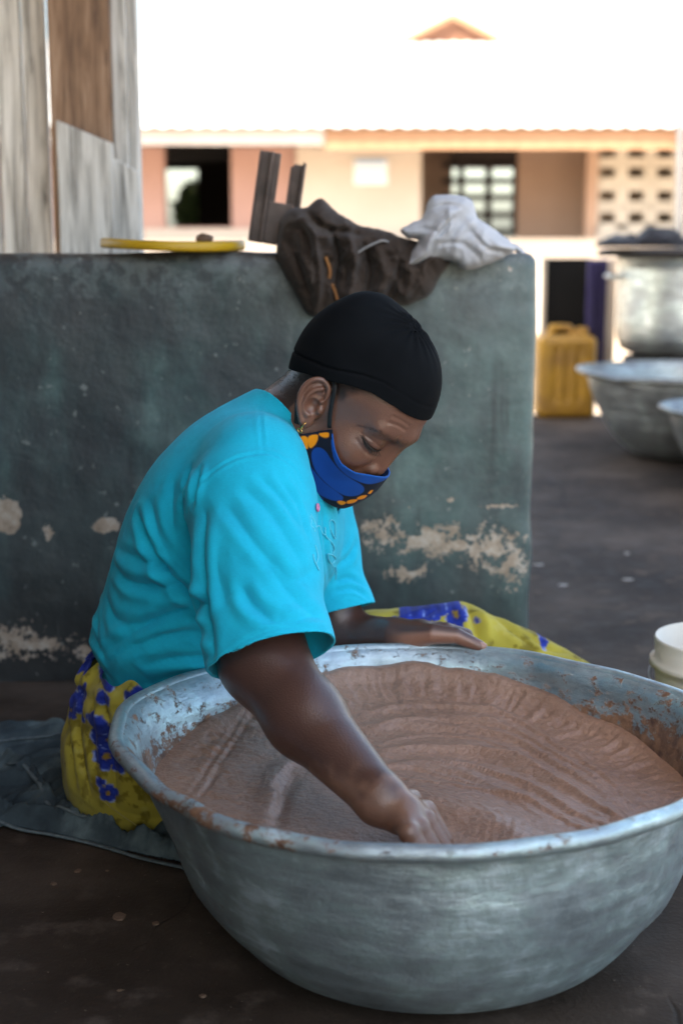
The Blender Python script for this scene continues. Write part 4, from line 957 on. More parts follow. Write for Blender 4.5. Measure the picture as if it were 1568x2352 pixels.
BLOBS = [([(275, 920), (300, 850), (360, 835), (420, 870), (480, 960), (560, 1060), (660, 1150), (760, 1225), (775, 1290), (710, 1335), (600, 1330), (500, 1270), (390, 1170), (310, 1060)], BLUE),
         ([(470, 760), (500, 790), (545, 900), (620, 1010), (720, 1075), (860, 1115), (1000, 1115), (1010, 1170), (940, 1205), (820, 1215), (700, 1165), (590, 1080), (500, 950)], BLUE),
         ([(120, 900), (190, 905), (240, 970), (290, 1060), (400, 1190), (520, 1290), (575, 1345), (560, 1385), (470, 1385), (350, 1330), (250, 1240), (150, 1150), (90, 1000)], BLUE),
         ([(150, 1230), (260, 1270), (360, 1350), (390, 1385), (300, 1375), (180, 1310)], BLUE),
         ([(70, 740), (160, 725), (162, 800), (130, 870), (80, 830)], ORNG), ([(170, 735), (232, 738), (242, 845), (195, 835), (172, 790)], ORNG), ([(245, 735), (335, 715), (330, 780), (290, 830), (256, 835)], ORNG),
         ([(350, 705), (442, 690), (440, 732), (390, 735)], ORNG),
         ([(520, 1400), (560, 1388), (605, 1412), (560, 1440)], ORNG), ([(615, 1395), (660, 1378), (715, 1385), (680, 1420), (620, 1425)], ORNG), ([(712, 1362), (760, 1340), (805, 1345), (780, 1380), (722, 1385)], ORNG), ([(818, 1320), (845, 1290), (865, 1295), (840, 1330)], ORNG)]
for pts, c in BLOBS:
    k = sstep(1.1, -1.1, poly_sd(mu, mv, spline(cr1(pts), 70, True)))[:, None]; mcol = mcol * (1 - k) + np.array(c) * k
mzt = np.interp(mq[:, 0], MT_X, MT_Z); e = (mzt - mq[:, 2] < 0.0016); mcol[e & (mq[:, 0] > 0.035)] = (0.006, 0.10, 0.42)
m_mask = cloth_mat('wax_print_cotton', None, None, 1500, 0.05, use_attr=True)
maskp = part('face_mask', mV, mF, m_mask, person, col=mcol)
sm = maskp.modifiers.new('thickness', 'SOLIDIFY'); sm.thickness = 0.002; sm.offset = 1
m_elas = simple('black_elastic', (0.016, 0.016, 0.018), (0.008, 0.008, 0.009), 400, 0.7)
def ribbon(pts, wdt, nrm):
    v, f = tube(spline(pts, 18), wdt, 8, flat=0.22, nrm=nrm); part('ear_loop', v, f, m_elas, maskp)
for s in (-1, 1):
    ribbon([hw(0.0250, s * 0.0690, -0.006), hw(0.0155, s * 0.0735, 0.010), hw(0.0075, s * 0.0770, 0.026), hw(0.0005, s * 0.0800, 0.041), hw(-0.010, s * 0.0760, 0.048)], [0.0046] * 8 + [0.0038] * 4 + [0.0022] * 6 + [0.0020] if False else 0.0030, HL * s)
    ribbon([hw(-0.004, s * 0.0700, -0.044), hw(-0.016, s * 0.0700, -0.026), hw(-0.028, s * 0.0730, -0.008)], 0.0048, HL * s)
# earring and necklace clasp
m_gold = simple('gold', (0.85, 0.55, 0.20), (0.7, 0.42, 0.12), 20, 0.25, 1.0)
lob = EC + ER @ np.array([0.001, -0.028, 0.0045], np.float32)
th = np.linspace(0, 2 * math.pi, 20, endpoint=False)
v1 = tube([hw(lob[0] + 0.000, -lob[1] - 0.0012 + 0.003 * math.cos(a), lob[2] - 0.003 + 0.0055 * math.sin(a)) for a in th], 0.0007, 6, closed=True)
v2 = tube([hw(lob[0] + 0.0035 * math.cos(a), -lob[1] - 0.001, lob[2] - 0.0115 + 0.0022 * math.sin(a)) for a in th], 0.0008, 6, closed=True)
v, f = join(v1, v2); part('earring', v, f, m_gold, body)

# ---- shirt
tF = np.array([math.cos(0.44), -math.sin(0.44), 0.0]); tR = np.array([-math.sin(0.44), -math.cos(0.44), 0.0])
def tframe(lean):
    up = np.array([0, 0, 1.0]) * math.cos(lean) + tF * math.sin(lean); fw = tF * math.cos(lean) - np.array([0, 0, 1.0]) * math.sin(lean)
    return np.stack([fw, tR, up], 1)
HEMR = [P(590, 1070, 1.765), P(578, 1150, 1.740), P(590, 1300, 1.675), P(622, 1500, 1.61), P(640, 1640, 1.565)]
HEMRr = [0.062, 0.075, 0.072, 0.069, 0.067]
HEML = [P(700, 1090, 2.05), P(728, 1260, 2.055), P(780, 1400, 2.035), P(800, 1480, 2.02)]
HEMLr = [0.066, 0.056, 0.0455, 0.043]
def torso_shirt(p):
    d = ell(p, P(452, 1510, 1.985), (0.150, 0.165, 0.165), tframe(0.1))
    d = smin(d, ell(p, P(500, 1300, 1.955), (0.135, 0.165, 0.17), tframe(0.45)), 0.05)
    d = smin(d, ell(p, P(556, 1150, 1.925), (0.118, 0.165, 0.15), tframe(0.65)), 0.05)
    d = smin(d, chain(p, [P(585, 1064, 1.80), P(605, 1040, 1.90), P(680, 1064, 2.02)], [0.062, 0.052, 0.062]), 0.045)
    d = smin(d, ell(p, P(630, 1240, 1.88), (0.075, 0.085, 0.085)), 0.05)
    d = smin(d, ell(p, P(664, 1230, 1.98), (0.066, 0.075, 0.085)), 0.05)
    d = smin(d, cone(p, P(606, 1015, 1.92), NECK1, 0.058, 0.058), 0.03)
    return d
def shirt_sdf(p):
    d = torso_shirt(p)
    d = smin(d, chain(p, HEMR, HEMRr, 0.03), 0.024)
    d = smin(d, chain(p, HEML, HEMLr, 0.03), 0.024)
    return d.astype(np.float32)
sV, sF = isosurf(shirt_sdf, axis(-0.50, 0.14, 0.0030), axis(1.50, 2.26, 0.0044, [(1.50, 1.80, 0.0032)]), axis(0.10, 0.70, 0.0030), newton=1)
sN = vnormals(sV, sF)
FOLDS = [([(318, 1185), (339, 1237), (367, 1289), (400, 1330), (439, 1366), (478, 1400)], 0.0095, 0.009, 0.75),
         ([(275, 1262), (324, 1285), (377, 1299), (410, 1318)], 0.0045, 0.008, 0.8), ([(262, 1300), (296, 1337), (353, 1347), (420, 1345)], 0.0065, 0.009, 0.8),
         ([(245, 1375), (267, 1423), (315, 1432), (380, 1420)], 0.0045, 0.010, 0.7), ([(240, 1500), (296, 1461), (362, 1423), (439, 1394), (480, 1385)], 0.0065, 0.009, 0.8),
         ([(240, 1526), (315, 1480), (386, 1456), (480, 1451)], 0.005, 0.008, 0.8), ([(335, 1530), (400, 1513), (488, 1509)], 0.005, 0.008, 0.8),
         ([(458, 1080), (450, 1120), (444, 1155)], 0.0055, 0.006, 0.8), ([(439, 1080), (428, 1130), (424, 1185)], 0.0045, 0.007, 0.8), ([(398, 1110), (394, 1160), (400, 1215)], 0.004, 0.009, 0.7),
         ([(350, 1160), (362, 1220), (392, 1275), (430, 1320)], 0.004, 0.008, 0.7),
         ([(208, 1420), (216, 1460), (236, 1500)], 0.004, 0.008, 0.7), ([(228, 1380), (225, 1430), (230, 1470)], 0.003, 0.008, 0.7),
         ([(470, 1180), (462, 1260), (468, 1340), (482, 1420), (490, 1500)], 0.010, 0.011, 0.4),
         ([(524, 1166), (553, 1204), (600, 1266), (650, 1316)], 0.0035, 0.008, 0.7), ([(556, 1350), (580, 1388), (629, 1427)], 0.006, 0.008, 0.8), ([(500, 1250), (500, 1320), (520, 1390)], 0.003, 0.012, 0.6),
         ([(600, 1100), (648, 1147), (688, 1210)], 0.0030, 0.007, 0.7), ([(560, 1120), (630, 1190), (690, 1290)], 0.0028, 0.008, 0.7), ([(640, 1100), (680, 1160), (705, 1230)], 0.0028, 0.006, 0.7),
         ([(650, 1340), (690, 1330), (720, 1310)], 0.003, 0.009, 0.6), ([(610, 1290), (680, 1380), (740, 1420)], 0.0035, 0.010, 0.6),
         ([(432, 1178), (446, 1140), (480, 1092), (530, 1058), (577, 1044), (624, 1044), (672, 1072), (698, 1120)], 0.0016, 0.0028, 0.9),
         ([(596, 936), (600, 990), (606, 1042)], 0.0014, 0.0026, 0.9),
         ([(495, 1528), (560, 1474), (640, 1446), (752, 1444)], 0.0016, 0.003, 0.9),
         ([(772, 1358), (810, 1352), (842, 1372)], 0.003, 0.005, 0.8), ([(772, 1340), (800, 1330), (835, 1345)], 0.003, 0.005, 0.8), ([(770, 1300), (800, 1280), (815, 1250)], 0.003, 0.006, 0.8), ([(772, 1374), (812, 1370), (848, 1392)], 0.0012, 0.0025, 0.8),
         ([(742, 1180), (748, 1260), (756, 1340)], 0.0025, 0.006, 0.7), ([(745, 1410), (700, 1420), (650, 1436)], 0.003, 0.007, 0.7)]
sV = creases(sV, sN, shirt_sdf, FOLDS)
sV -= sN * (0.018 * sstep(0.275, 0.225, sV[:, 2]) * (sV[:, 0] < -0.06) * (sV[:, 1] > 1.72))[:, None]
sV += sN * ((fbm(sV * [22, 22, 22] + 3, 3) - 0.5) * 0.003)[:, None]
wq_ = sV + 0.05 * (np.stack([fbm(sV * 9 + k, 2) for k in (1, 5, 9)], 1) - 0.5)
along = wq_ @ np.array([0.62, 0.1, -0.78]); acr = wq_ @ np.array([0.78, 0.0, 0.62]); rdg = 1 - 2 * np.abs(2 * fbm(np.stack([along * 9, acr * 46, wq_[:, 1] * 9], 1), 3) - 1)
amt = 0.35 + 0.9 * np.exp(-((sV - P(440, 1300, 1.8)) ** 2).sum(1) / 0.10 ** 2) + 0.8 * sstep(0.34, 0.24, sV[:, 2]) + 0.5 * np.exp(-((sV - P(600, 1400, 1.6)) ** 2).sum(1) / 0.08 ** 2)
sV += sN * (rdg * amt * 0.0009)[:, None]
# openings
hcr, hdr = P(622, 1500, 1.61), None
def plane_field(V, a, b, c):
    n = np.cross(b - a, c - a); n /= np.linalg.norm(n); return (V - a) @ n
armd = np.minimum(*[np.linalg.norm(sV - np.array(k), axis=1) for k in (P(622, 1520, 1.60), P(634, 1600, 1.57))])
dsl = chain(sV.astype(np.float32), HEMR[2:], HEMRr[2:]); isR = (dsl < 0.012)
hem = plane_field(sV, P(490, 1562, 1.63), P(640, 1468, 1.555), P(762, 1462, 1.60)); hem = hem if ((P(634, 1700, 1.55) - P(490, 1562, 1.63)) @ np.cross(P(640, 1468, 1.555) - P(490, 1562, 1.63), P(762, 1462, 1.60) - P(490, 1562, 1.63))) > 0 else -hem
f1 = np.where(isR & (sV[:, 1] < 1.70), hem, -1.0)
dsL = chain(sV.astype(np.float32), HEML[1:], HEMLr[1:]); isL = dsL < 0.012
hl = (sV - P(810, 1394, 2.0)) @ (lambda t: t / np.linalg.norm(t))(HEML[3] - HEML[2]); f2 = np.where(isL & (sV[:, 1] > 1.955) & (sV[:, 0] > -0.055), hl, -1.0)
f3 = np.where(isR & (sV[:, 1] < 1.70), -1.0, 0.185 - sV[:, 2]); f3 = np.where(isL & (sV[:, 0] > -0.055), -1.0, f3)
na, nb, nc = P(566, 908, 1.95), P(640, 938, 1.86), P(690, 1015, 1.86)
nf = plane_field(sV, na, nb, nc); nf = nf if ((HO - na) @ np.cross(nb - na, nc - na)) > 0 else -nf
f4 = np.where(np.linalg.norm(sV - P(640, 950, 1.9), axis=1) < 0.16, nf, -1.0)
fld = np.maximum(np.maximum(f1, f2), np.maximum(f3, f4))
sV, sF = clip_mesh(sV, sF, fld)
m_shirt = cloth_mat('turquoise_jersey', (0.003, 0.52, 0.72), (0.002, 0.36, 0.53), 260, 0.05, bmp=0.3, slub=(1, 1, 5))
shirt = part('shirt', sV, sF, m_shirt, person)
sm = shirt.modifiers.new('thickness', 'SOLIDIFY'); sm.thickness = 0.003; sm.offset = -1
# button and embroidery on the placket
bp = trace(shirt_sdf, [725], [1166])[0]; bn = grad(shirt_sdf, bp[None])[0]; bn /= np.linalg.norm(bn)
u_ = np.cross(bn, [0, 0, 1.0]); u_ /= np.linalg.norm(u_); v_ = np.cross(bn, u_)
bv, bf = lathe([(0.0, 0.0004), (0.0022, 0.0004), (0.0026, 0.0016), (0.0040, 0.0020), (0.0052, 0.0014), (0.0054, 0.0)], 20); bv = bp + bn * 0.0022 + bv[:, :1] * u_ + bv[:, 1:2] * v_ + bv[:, 2:] * bn
part('button', bv, bf, simple('pink_button', (0.60, 0.20, 0.38), (0.52, 0.16, 0.32), 30, 0.4), shirt)
m_emb = simple('pale_thread', (0.10, 0.58, 0.72), (0.06, 0.50, 0.64), 200, 0.8)
def cr3(pts): return [(660.2 + a * 0.1465, 1119.5 + b * 0.1465) for a, b in pts]
EMB = [[(340, 600), (400, 650), (420, 700)], [(350, 420), (390, 500), (420, 560), (440, 620)], [(420, 910), (450, 1000), (465, 1100), (440, 1200)], [(390, 1050), (410, 1150), (450, 1230), (480, 1300)],
       [(640, 540), (680, 510), (730, 560), (740, 700), (735, 800), (690, 730), (650, 620), (640, 540)], [(580, 640), (590, 760), (680, 860), (720, 950), (700, 1040)], [(620, 1040), (680, 1050), (740, 1100), (720, 1160), (670, 1190), (630, 1110), (620, 1040)],
       [(680, 1190), (720, 1290), (750, 1350)], [(500, 640), (540, 720), (580, 730), (575, 620)], [(740, 1240), (755, 1320), (745, 1440)], [(345, 450), (360, 540), (340, 620)], [(430, 630), (480, 600), (510, 640)]]
for L in EMB:
    s2 = spline(cr3(L), 22); c3 = trace(shirt_sdf, s2[:, 0], s2[:, 1]); n3 = grad(shirt_sdf, c3); n3 /= np.linalg.norm(n3, axis=1)[:, None]
    v, f = tube(c3 + n3 * 0.0012, 0.0009, 6); part('embroidery', v, f, m_emb, shirt)

# ---- skirt
WAIST = P(318, 1560, 1.99)
def skirt_base(p):
    d = ell(p, P(378, 1705, 2.015), (0.138, 0.170, 0.135), tframe(0.0))
    d = smin(d, ell(p, P(388, 1800, 2.02), (0.132, 0.150, 0.10), tframe(0.0)), 0.05)
    d = smin(d, ell(p, P(442, 1568, 1.985), (0.157, 0.182, 0.090), tframe(0.0)), 0.04)
    d = smin(d, chain(p, [HIPC + [0.07, 0.08, 0.01], P(1045, 1490, 2.17), P(1185, 1540, 2.17), P(1320, 1606, 2.17), P(1440, 1690, 2.15)], [0.11, 0.073, 0.068, 0.060, 0.045]), 0.06)
    d = smin(d, chain(p, [HIPC + [0.06, -0.04, 0.0], KNR, ANR], [0.10, 0.085, 0.06]), 0.05)
    return d
def skirt_sdf(p):
    d = skirt_base(p); c = HIPC + [0.02, 0, 0]
    ph = np.arctan2(p[:, 1] - c[1], p[:, 0] - c[0]); g = sstep(0.12, 0.23, p[:, 2]) * (p[:, 0] < 0.0)
    w1 = ph * 17 + 2.2 * np.sin(ph * 3 + p[:, 2] * 12); w2 = ph * 37 + 3 * np.sin(ph * 5)
    d = d - (0.0045 * np.sin(w1) * (0.25 + 0.75 * g) * sstep(0.03, 0.10, p[:, 2]) + 0.0030 * np.sin(w2) * g) * (p[:, 0] < 0.02)
    d = d + 0.006 * np.exp(-((p[:, 2] - 0.200) / 0.010) ** 2) * (p[:, 0] < 0.0) * (1 + 0.4 * np.sin(w2))
    return np.maximum(d, 0.014 - p[:, 2]).astype(np.float32)
kV, kF = isosurf(skirt_sdf, axis(-0.57, 0.66, 0.008, [(-0.46, -0.20, 0.0022), (0.03, 0.42, 0.0030)]), axis(1.78, 2.45, 0.0050, [(1.79, 2.16, 0.0030)]), axis(0.0, 0.32, 0.0024), newton=1)
kN = vnormals(kV, kF)
KF = [([(228, 1560), (240, 1620), (252, 1700), (262, 1790), (262, 1850)], 0.007, 0.008, 0.7), ([(190, 1580), (182, 1660), (190, 1750), (205, 1820)], 0.006, 0.010, 0.7), ([(280, 1590), (300, 1640), (310, 1700)], 0.005, 0.007, 0.7),
      ([(322, 1610), (335, 1650), (330, 1690)], 0.004, 0.006, 0.7), ([(213, 1600), (216, 1700), (226, 1790)], 0.003, 0.007, 0.6), ([(250, 1855), (300, 1870), (350, 1880), (400, 1872)], 0.002, 0.010, 0.6), ([(150, 1640), (165, 1720), (175, 1800)], 0.004, 0.010, 0.6),
      ([(1075, 1392), (1092, 1430), (1098, 1475)], 0.010, 0.010, 0.8), ([(1130, 1410), (1180, 1450), (1220, 1485)], 0.005, 0.010, 0.7), ([(1000, 1400), (960, 1420), (930, 1440)], 0.004, 0.010, 0.7), ([(1200, 1450), (1260, 1490), (1300, 1500)], 0.004, 0.008, 0.7)]
kV = creases(kV, kN, skirt_sdf, KF)
kV += kN * ((fbm(kV * 18 + 7, 3) - 0.5) * 0.008)[:, None]; kV[:, 2] = np.maximum(kV[:, 2], 0.012)
c = HIPC + [0.02, 0, 0]; ph = np.arctan2(kV[:, 1] - c[1], kV[:, 0] - c[0])
ktop = kV[:, 2] - (0.236 + 0.005 * np.sin(ph * 31) + 0.004 * np.sin(ph * 19 + 1)); ktop = np.where(kV[:, 0] > 0.03, -1, ktop)
kV, kF = clip_mesh(kV, kF, ktop)
# printed flowers: positions on the cloth measured in the photograph
def flower_col(V, fl):
    n = fbm(V * 70, 4); n2 = fbm(V * 16 + 4, 3); n3 = fbm(V * 34 + 9, 3)
    c = np.array([0.36, 0.30, 0.042])[None] * (0.70 + 0.60 * n2)[:, None]
    k = (sstep(0.50, 0.56, n) * sstep(0.46, 0.60, n3))[:, None] * 0.75; c = c * (1 - k) + np.array([0.125, 0.092, 0.006]) * k
    k = (sstep(0.52, 0.58, fbm(V * 48 + 21, 3)) * sstep(0.50, 0.60, n2))[:, None] * 0.6; c = c * (1 - k) + np.array([0.42, 0.36, 0.09]) * k
    for (ctr, rad, ang, pet, kind) in fl:
        d = V - ctr; u = d[:, 0] * math.cos(ang) + d[:, 2] * math.sin(ang); v = -d[:, 0] * math.sin(ang) + d[:, 2] * math.cos(ang); fr = np.abs(d[:, 1]) < 0.16
        if kind == 'leaf': v = v * 2.6
        if kind == 'tall': v = v * 0.62
        wob = (fbm(V * 160 + rad * 900, 2) - 0.5) * 0.25 * rad
        r = np.hypot(u, v) + wob; t = np.arctan2(v, u); pc = np.abs(np.cos(pet * t / 2)); R = rad * (0.66 + 0.34 * pc ** 0.7)
        cov = sstep(0.0012, -0.0012, r - R) * fr
        x = np.clip(r / R, 0, 1); ring = 0.5 + 0.5 * np.cos(x * 9.0 + 2.2 * pc)
        tone = (0.25 + 0.75 * x ** 1.5) * (0.45 + 0.55 * pc) * (0.55 + 0.45 * ring)
        col_ = np.array([0.004, 0.010, 0.105])[None] * (1 - tone)[:, None] + np.array([0.028, 0.062, 0.46])[None] * tone[:, None]
        hi = (sstep(0.80, 0.97, x) * sstep(0.5, 0.9, pc) * sstep(0.45, 0.6, fbm(V * 90 + rad * 300, 2)))[:, None]; col_ = col_ * (1 - hi) + np.array([0.22, 0.32, 0.70]) * hi
        if kind == 'flower': k2 = sstep(0.30, 0.20, x)[:, None]; col_ = col_ * (1 - k2) + np.array([0.24, 0.15, 0.02]) * k2
        c = c * (1 - cov[:, None]) + col_ * cov[:, None]
    return c
FLW = [(P(242, 1690, 1.86), 0.024, 0.3, 6, 'tall'), (P(243, 1742, 1.85), 0.021, 0.8, 5, 'flower'), (P(252, 1700, 1.85), 0.017, 1.8, 5, 'flower'), (P(272, 1760, 1.85), 0.013, 0.2, 5, 'bud'), (P(229, 1655, 1.86), 0.014, 1.3, 3, 'tall'),
       (P(247, 1826, 1.85), 0.0145, 0.1, 5, 'flower'), (P(230, 1800, 1.85), 0.008, 0.1, 3, 'bud'), (P(166, 1628, 1.93), 0.0125, 0.4, 5, 'flower'), (P(176, 1605, 1.93), 0.011, 1.0, 3, 'tall'), (P(192, 1588, 1.92), 0.020, 1.2, 4, 'leaf'),
       (P(194, 1610, 1.92), 0.012, 1.6, 3, 'leaf'), (P(187, 1580, 1.92), 0.011, 0.6, 3, 'leaf'), (P(200, 1628, 1.92), 0.010, 1.9, 3, 'leaf'), (P(205, 1512, 1.97), 0.018, 0.8, 4, 'leaf'), (P(245, 1552, 1.88), 0.011, 1.4, 3, 'tall'), (P(248, 1585, 1.88), 0.009, 1.5, 2, 'tall'), (P(327, 1585, 1.86), 0.0135, 1.2, 3, 'tall'), (P(345, 1575, 1.86), 0.012, 0.0, 2, 'leaf'),
       (P(270, 1700, 1.85), 0.013, 0.0, 5, 'bud'), (P(266, 1650, 1.86), 0.006, 0.0, 3, 'leaf'),
       (P(1050, 1424, 2.10), 0.0185, 0.0, 5, 'flower'), (P(985, 1418, 2.10), 0.018, 0.5, 6, 'bud'), (P(955, 1424, 2.10), 0.017, 0.9, 6, 'bud'), (P(930, 1434, 2.10), 0.011, 0.2, 4, 'bud'), (P(1010, 1410, 2.11), 0.014, 1.2, 4, 'bud'),
       (P(1200, 1448, 2.10), 0.011, 0.4, 3, 'leaf'), (P(1192, 1442, 2.1), 0.007, 1.2, 3, 'bud'), (P(1100, 1440, 2.1), 0.005, 0, 3, 'bud'), (P(1260, 1492, 2.1), 0.010, 0.2, 3, 'bud'), (P(1310, 1500, 2.1), 0.009, 0.2, 3, 'bud'), (P(910, 1434, 2.1), 0.008, 0, 3, 'leaf')]
m_skirt = cloth_mat('yellow_print_cotton', None, None, 1200, 0.08, use_attr=True)
skirt = part('skirt', kV, kF, m_skirt, person, col=flower_col(kV, FLW))
sm = skirt.modifiers.new('thickness', 'SOLIDIFY'); sm.thickness = 0.0025; sm.offset = -1

for L in ([(226, 1828), (262, 1858), (310, 1892), (369, 1926)],):
    s2 = spline(L, 24); c3 = trace(skirt_sdf, s2[:, 0], s2[:, 1]); n3 = grad(skirt_sdf, c3); n3 /= np.linalg.norm(n3, axis=1)[:, None]
    v, f = tube(c3 + n3 * 0.001, 0.0010, 6); part('seam', v, f, simple('seam_thread', (0.36, 0.30, 0.08), (0.28, 0.23, 0.05), 200, 0.8), skirt)
# ------------------------------------------------------------------ cloths, lids and things on the wall
def line_field(u, v, pts):
    s = spline(np.array(pts, float), 40); d2 = (u[:, None] - s[None, :, 0]) ** 2 + (v[:, None] - s[None, :, 1]) ** 2
    k = d2.argmin(1); return np.sqrt(d2[np.arange(len(u)), k]), k / (len(s) - 1)
def heap(poly, base_y, back_y, thick, edge, folds, nz, seed, step=3.0):
    """cloth heap: a closed, crumpled body hung on or over the wall; outline measured in the photograph"""
    poly = spline(poly, 120, True); lo, hi = poly.min(0) - step * 2, poly.max(0) + step * 2
    U, W = np.meshgrid(np.arange(lo[0], hi[0], step), np.arange(lo[1], hi[1], step), indexing='ij'); n, m = U.shape
    u, v = U.ravel(), W.ravel()
    p3 = np.stack([u, v, np.full_like(u, seed)], 1)
    sd = poly_sd(u, v, poly) + 7 * (fbm(p3 * [0.05, 0.05, 1], 2) - 0.5)
    t = np.clip(-sd / edge, 0, 1); h = thick * np.sqrt(np.maximum(1 - (1 - t) ** 2, 0))
    wx = 40 * (fbm(p3 * [0.012, 0.012, 1] + 31, 2) - 0.5)
    f = 0
    for sx, sy, amp in nz:
        r = fbm(np.stack([(u + wx) * sx, (v + wx) * sy, np.full_like(u, seed + sx)], 1), 3); f = f + amp * (1 - 2 * np.abs(2 * r - 1) ** 0.8)
    for pts, amp, wd in folds:
        d, k = line_field(u, v, pts); f = f + amp * np.exp(-(d / wd) ** 2) * np.sin(math.pi * (0.08 + 0.84 * k)) ** 0.5
    h = h + f * t ** 0.5
    fy = np.array([base_y(a, b) for a, b in zip(u, v)]); by = np.array([back_y(a, b) for a, b in zip(u, v)])
    A = np.array([P(a, b, y) for a, b, y in zip(u, v, fy - np.maximum(h, 0.0005))])
    Bk = np.array([P(a, b, y) for a, b, y in zip(u, v, fy)]); Bk[:, 1] += (by - fy) * t ** 0.5
    i, j = np.meshgrid(np.arange(n - 1), np.arange(m - 1), indexing='ij')
    Q = np.stack([i * m + j, (i + 1) * m + j, (i + 1) * m + j + 1, i * m + j + 1], -1).reshape(-1, 4)
    V1, F1 = clip_mesh(A, Q[:, ::-1].copy(), sd); V2, F2 = clip_mesh(Bk, Q, sd)
    return np.concatenate([V1, V2]), np.concatenate([F1, F2 + len(V1)])
def front_y(px, py): return wall_y(P(px, 700, 2.64)[0]) - 0.006 - 0.004
m_brown = cloth_mat('dark_brown_cotton', (0.055, 0.039, 0.030), (0.034, 0.024, 0.019), 500, 0.1)
BR_POLY = [(640, 545), (645, 505), (672, 478), (700, 478), (738, 456), (772, 486), (800, 500), (830, 520), (880, 528), (925, 545), (985, 560), (1040, 585), (1012, 630), (985, 680), (930, 700), (880, 712), (820, 720), (770, 716), (718, 726), (690, 690), (655, 630), (636, 590)]
trs = thing('brown_trousers', 'crumpled dark brown trousers draped over the top of the low wall', 'trousers', tuple(P(800, 575, 2.66)))
v, f = heap(BR_POLY, front_y, lambda a, b: front_y(a, b) + (0.12 if b < 566 else 0.001), 0.045, 50,
            [([(700, 500), (722, 560), (735, 640), (722, 720)], 0.024, 9), ([(660, 560), (690, 620), (715, 700)], -0.018, 8), ([(690, 540), (700, 600), (716, 660)], 0.015, 10), ([(760, 530), (778, 590), (770, 660), (780, 710)], -0.030, 8),
             ([(800, 540), (815, 600), (800, 680)], 0.024, 9), ([(835, 560), (850, 620), (838, 690)], -0.021, 7), ([(870, 570), (880, 630), (875, 700)], 0.021, 12), ([(915, 590), (910, 640), (885, 700)], -0.018, 8), ([(950, 590), (940, 640), (930, 690)], 0.015, 10),
             ([(700, 480), (740, 520), (790, 530), (830, 540)], -0.024, 8), ([(680, 490), (730, 540), (770, 545)], 0.018, 9)],
            [(0.016, 0.014, 0.022), (0.034, 0.030, 0.008)], 3.0)
tr = part('cloth', v, f, m_brown, trs)
m_orstrip = simple('orange_trim', (0.36, 0.16, 0.05), (0.26, 0.10, 0.03), 30, 0.8)
def strip(pts, r, mat, name, par, dy):
    v, f = tube(spline([P(a, b, front_y(a, b) - d) for (a, b), d in zip(pts, dy)], 20), r, 6, flat=0.5); part(name, v, f, mat, par)
strip([(742, 552), (748, 590), (757, 618), (756, 640)], 0.0030, m_orstrip, 'orange_trim', tr, (0.048, 0.050, 0.050, 0.048))
strip([(762, 652), (770, 672), (775, 690)], 0.0026, m_orstrip, 'orange_trim', tr, (0.048, 0.05, 0.05))
strip([(822, 580), (845, 566), (875, 553), (890, 556)], 0.0045, simple('grey_tape', (0.30, 0.30, 0.30)), 'grey_tape', tr, (0.055, 0.056, 0.055, 0.05))
m_white = cloth_mat('white_cotton', (0.52, 0.53, 0.56), (0.42, 0.43, 0.46), 500, 0.1)
WH_POLY = [(918, 530), (945, 510), (970, 500), (980, 465), (1000, 447), (1050, 448), (1082, 462), (1098, 500), (1140, 530), (1170, 552), (1184, 572), (1158, 592), (1120, 606), (1075, 622), (1040, 604), (1010, 596), (975, 606), (945, 614), (926, 612), (945, 580), (960, 552), (938, 548)]
wc = thing('white_cloth', 'crumpled white cloth thrown over the rounded end of the low wall', 'cloth', tuple(P(1080, 575, 2.66)))
v, f = heap(WH_POLY, lambda a, b: front_y(a, b) - 0.034, lambda a, b: front_y(a, b) + (0.13 if b < 568 else -0.002), 0.034, 40,
            [([(1060, 470), (1010, 520), (975, 570), (935, 608)], 0.018, 12), ([(1040, 500), (1000, 550), (985, 600)], -0.012, 6), ([(1090, 500), (1050, 545), (1040, 600)], 0.012, 10), ([(1080, 530), (1120, 570), (1160, 580)], -0.010, 6), ([(1110, 530), (1150, 565), (1180, 572)], 0.008, 7), ([(990, 480), (1020, 470), (1060, 475)], -0.012, 6), ([(935, 530), (970, 525), (1000, 530)], -0.010, 6), ([(1010, 560), (1060, 560), (1100, 590)], -0.007, 6)],
            [(0.014, 0.012, 0.014), (0.035, 0.03, 0.003)], 8.0)
part('cloth', v, f, m_white, wc)
TAIL = [(1160, 556), (1188, 562), (1207, 580), (1216, 620), (1222, 670), (1220, 715), (1213, 746), (1203, 720), (1200, 640), (1190, 585), (1165, 572)]
v, f = heap(TAIL, lambda a, b: 2.715, lambda a, b: 2.735, 0.018, 14, [([(1205, 590), (1212, 650), (1210, 730)], 0.006, 5)], [(0.05, 0.02, 0.004)], 5.0)
part('hanging_end', v, f, m_white, wc)
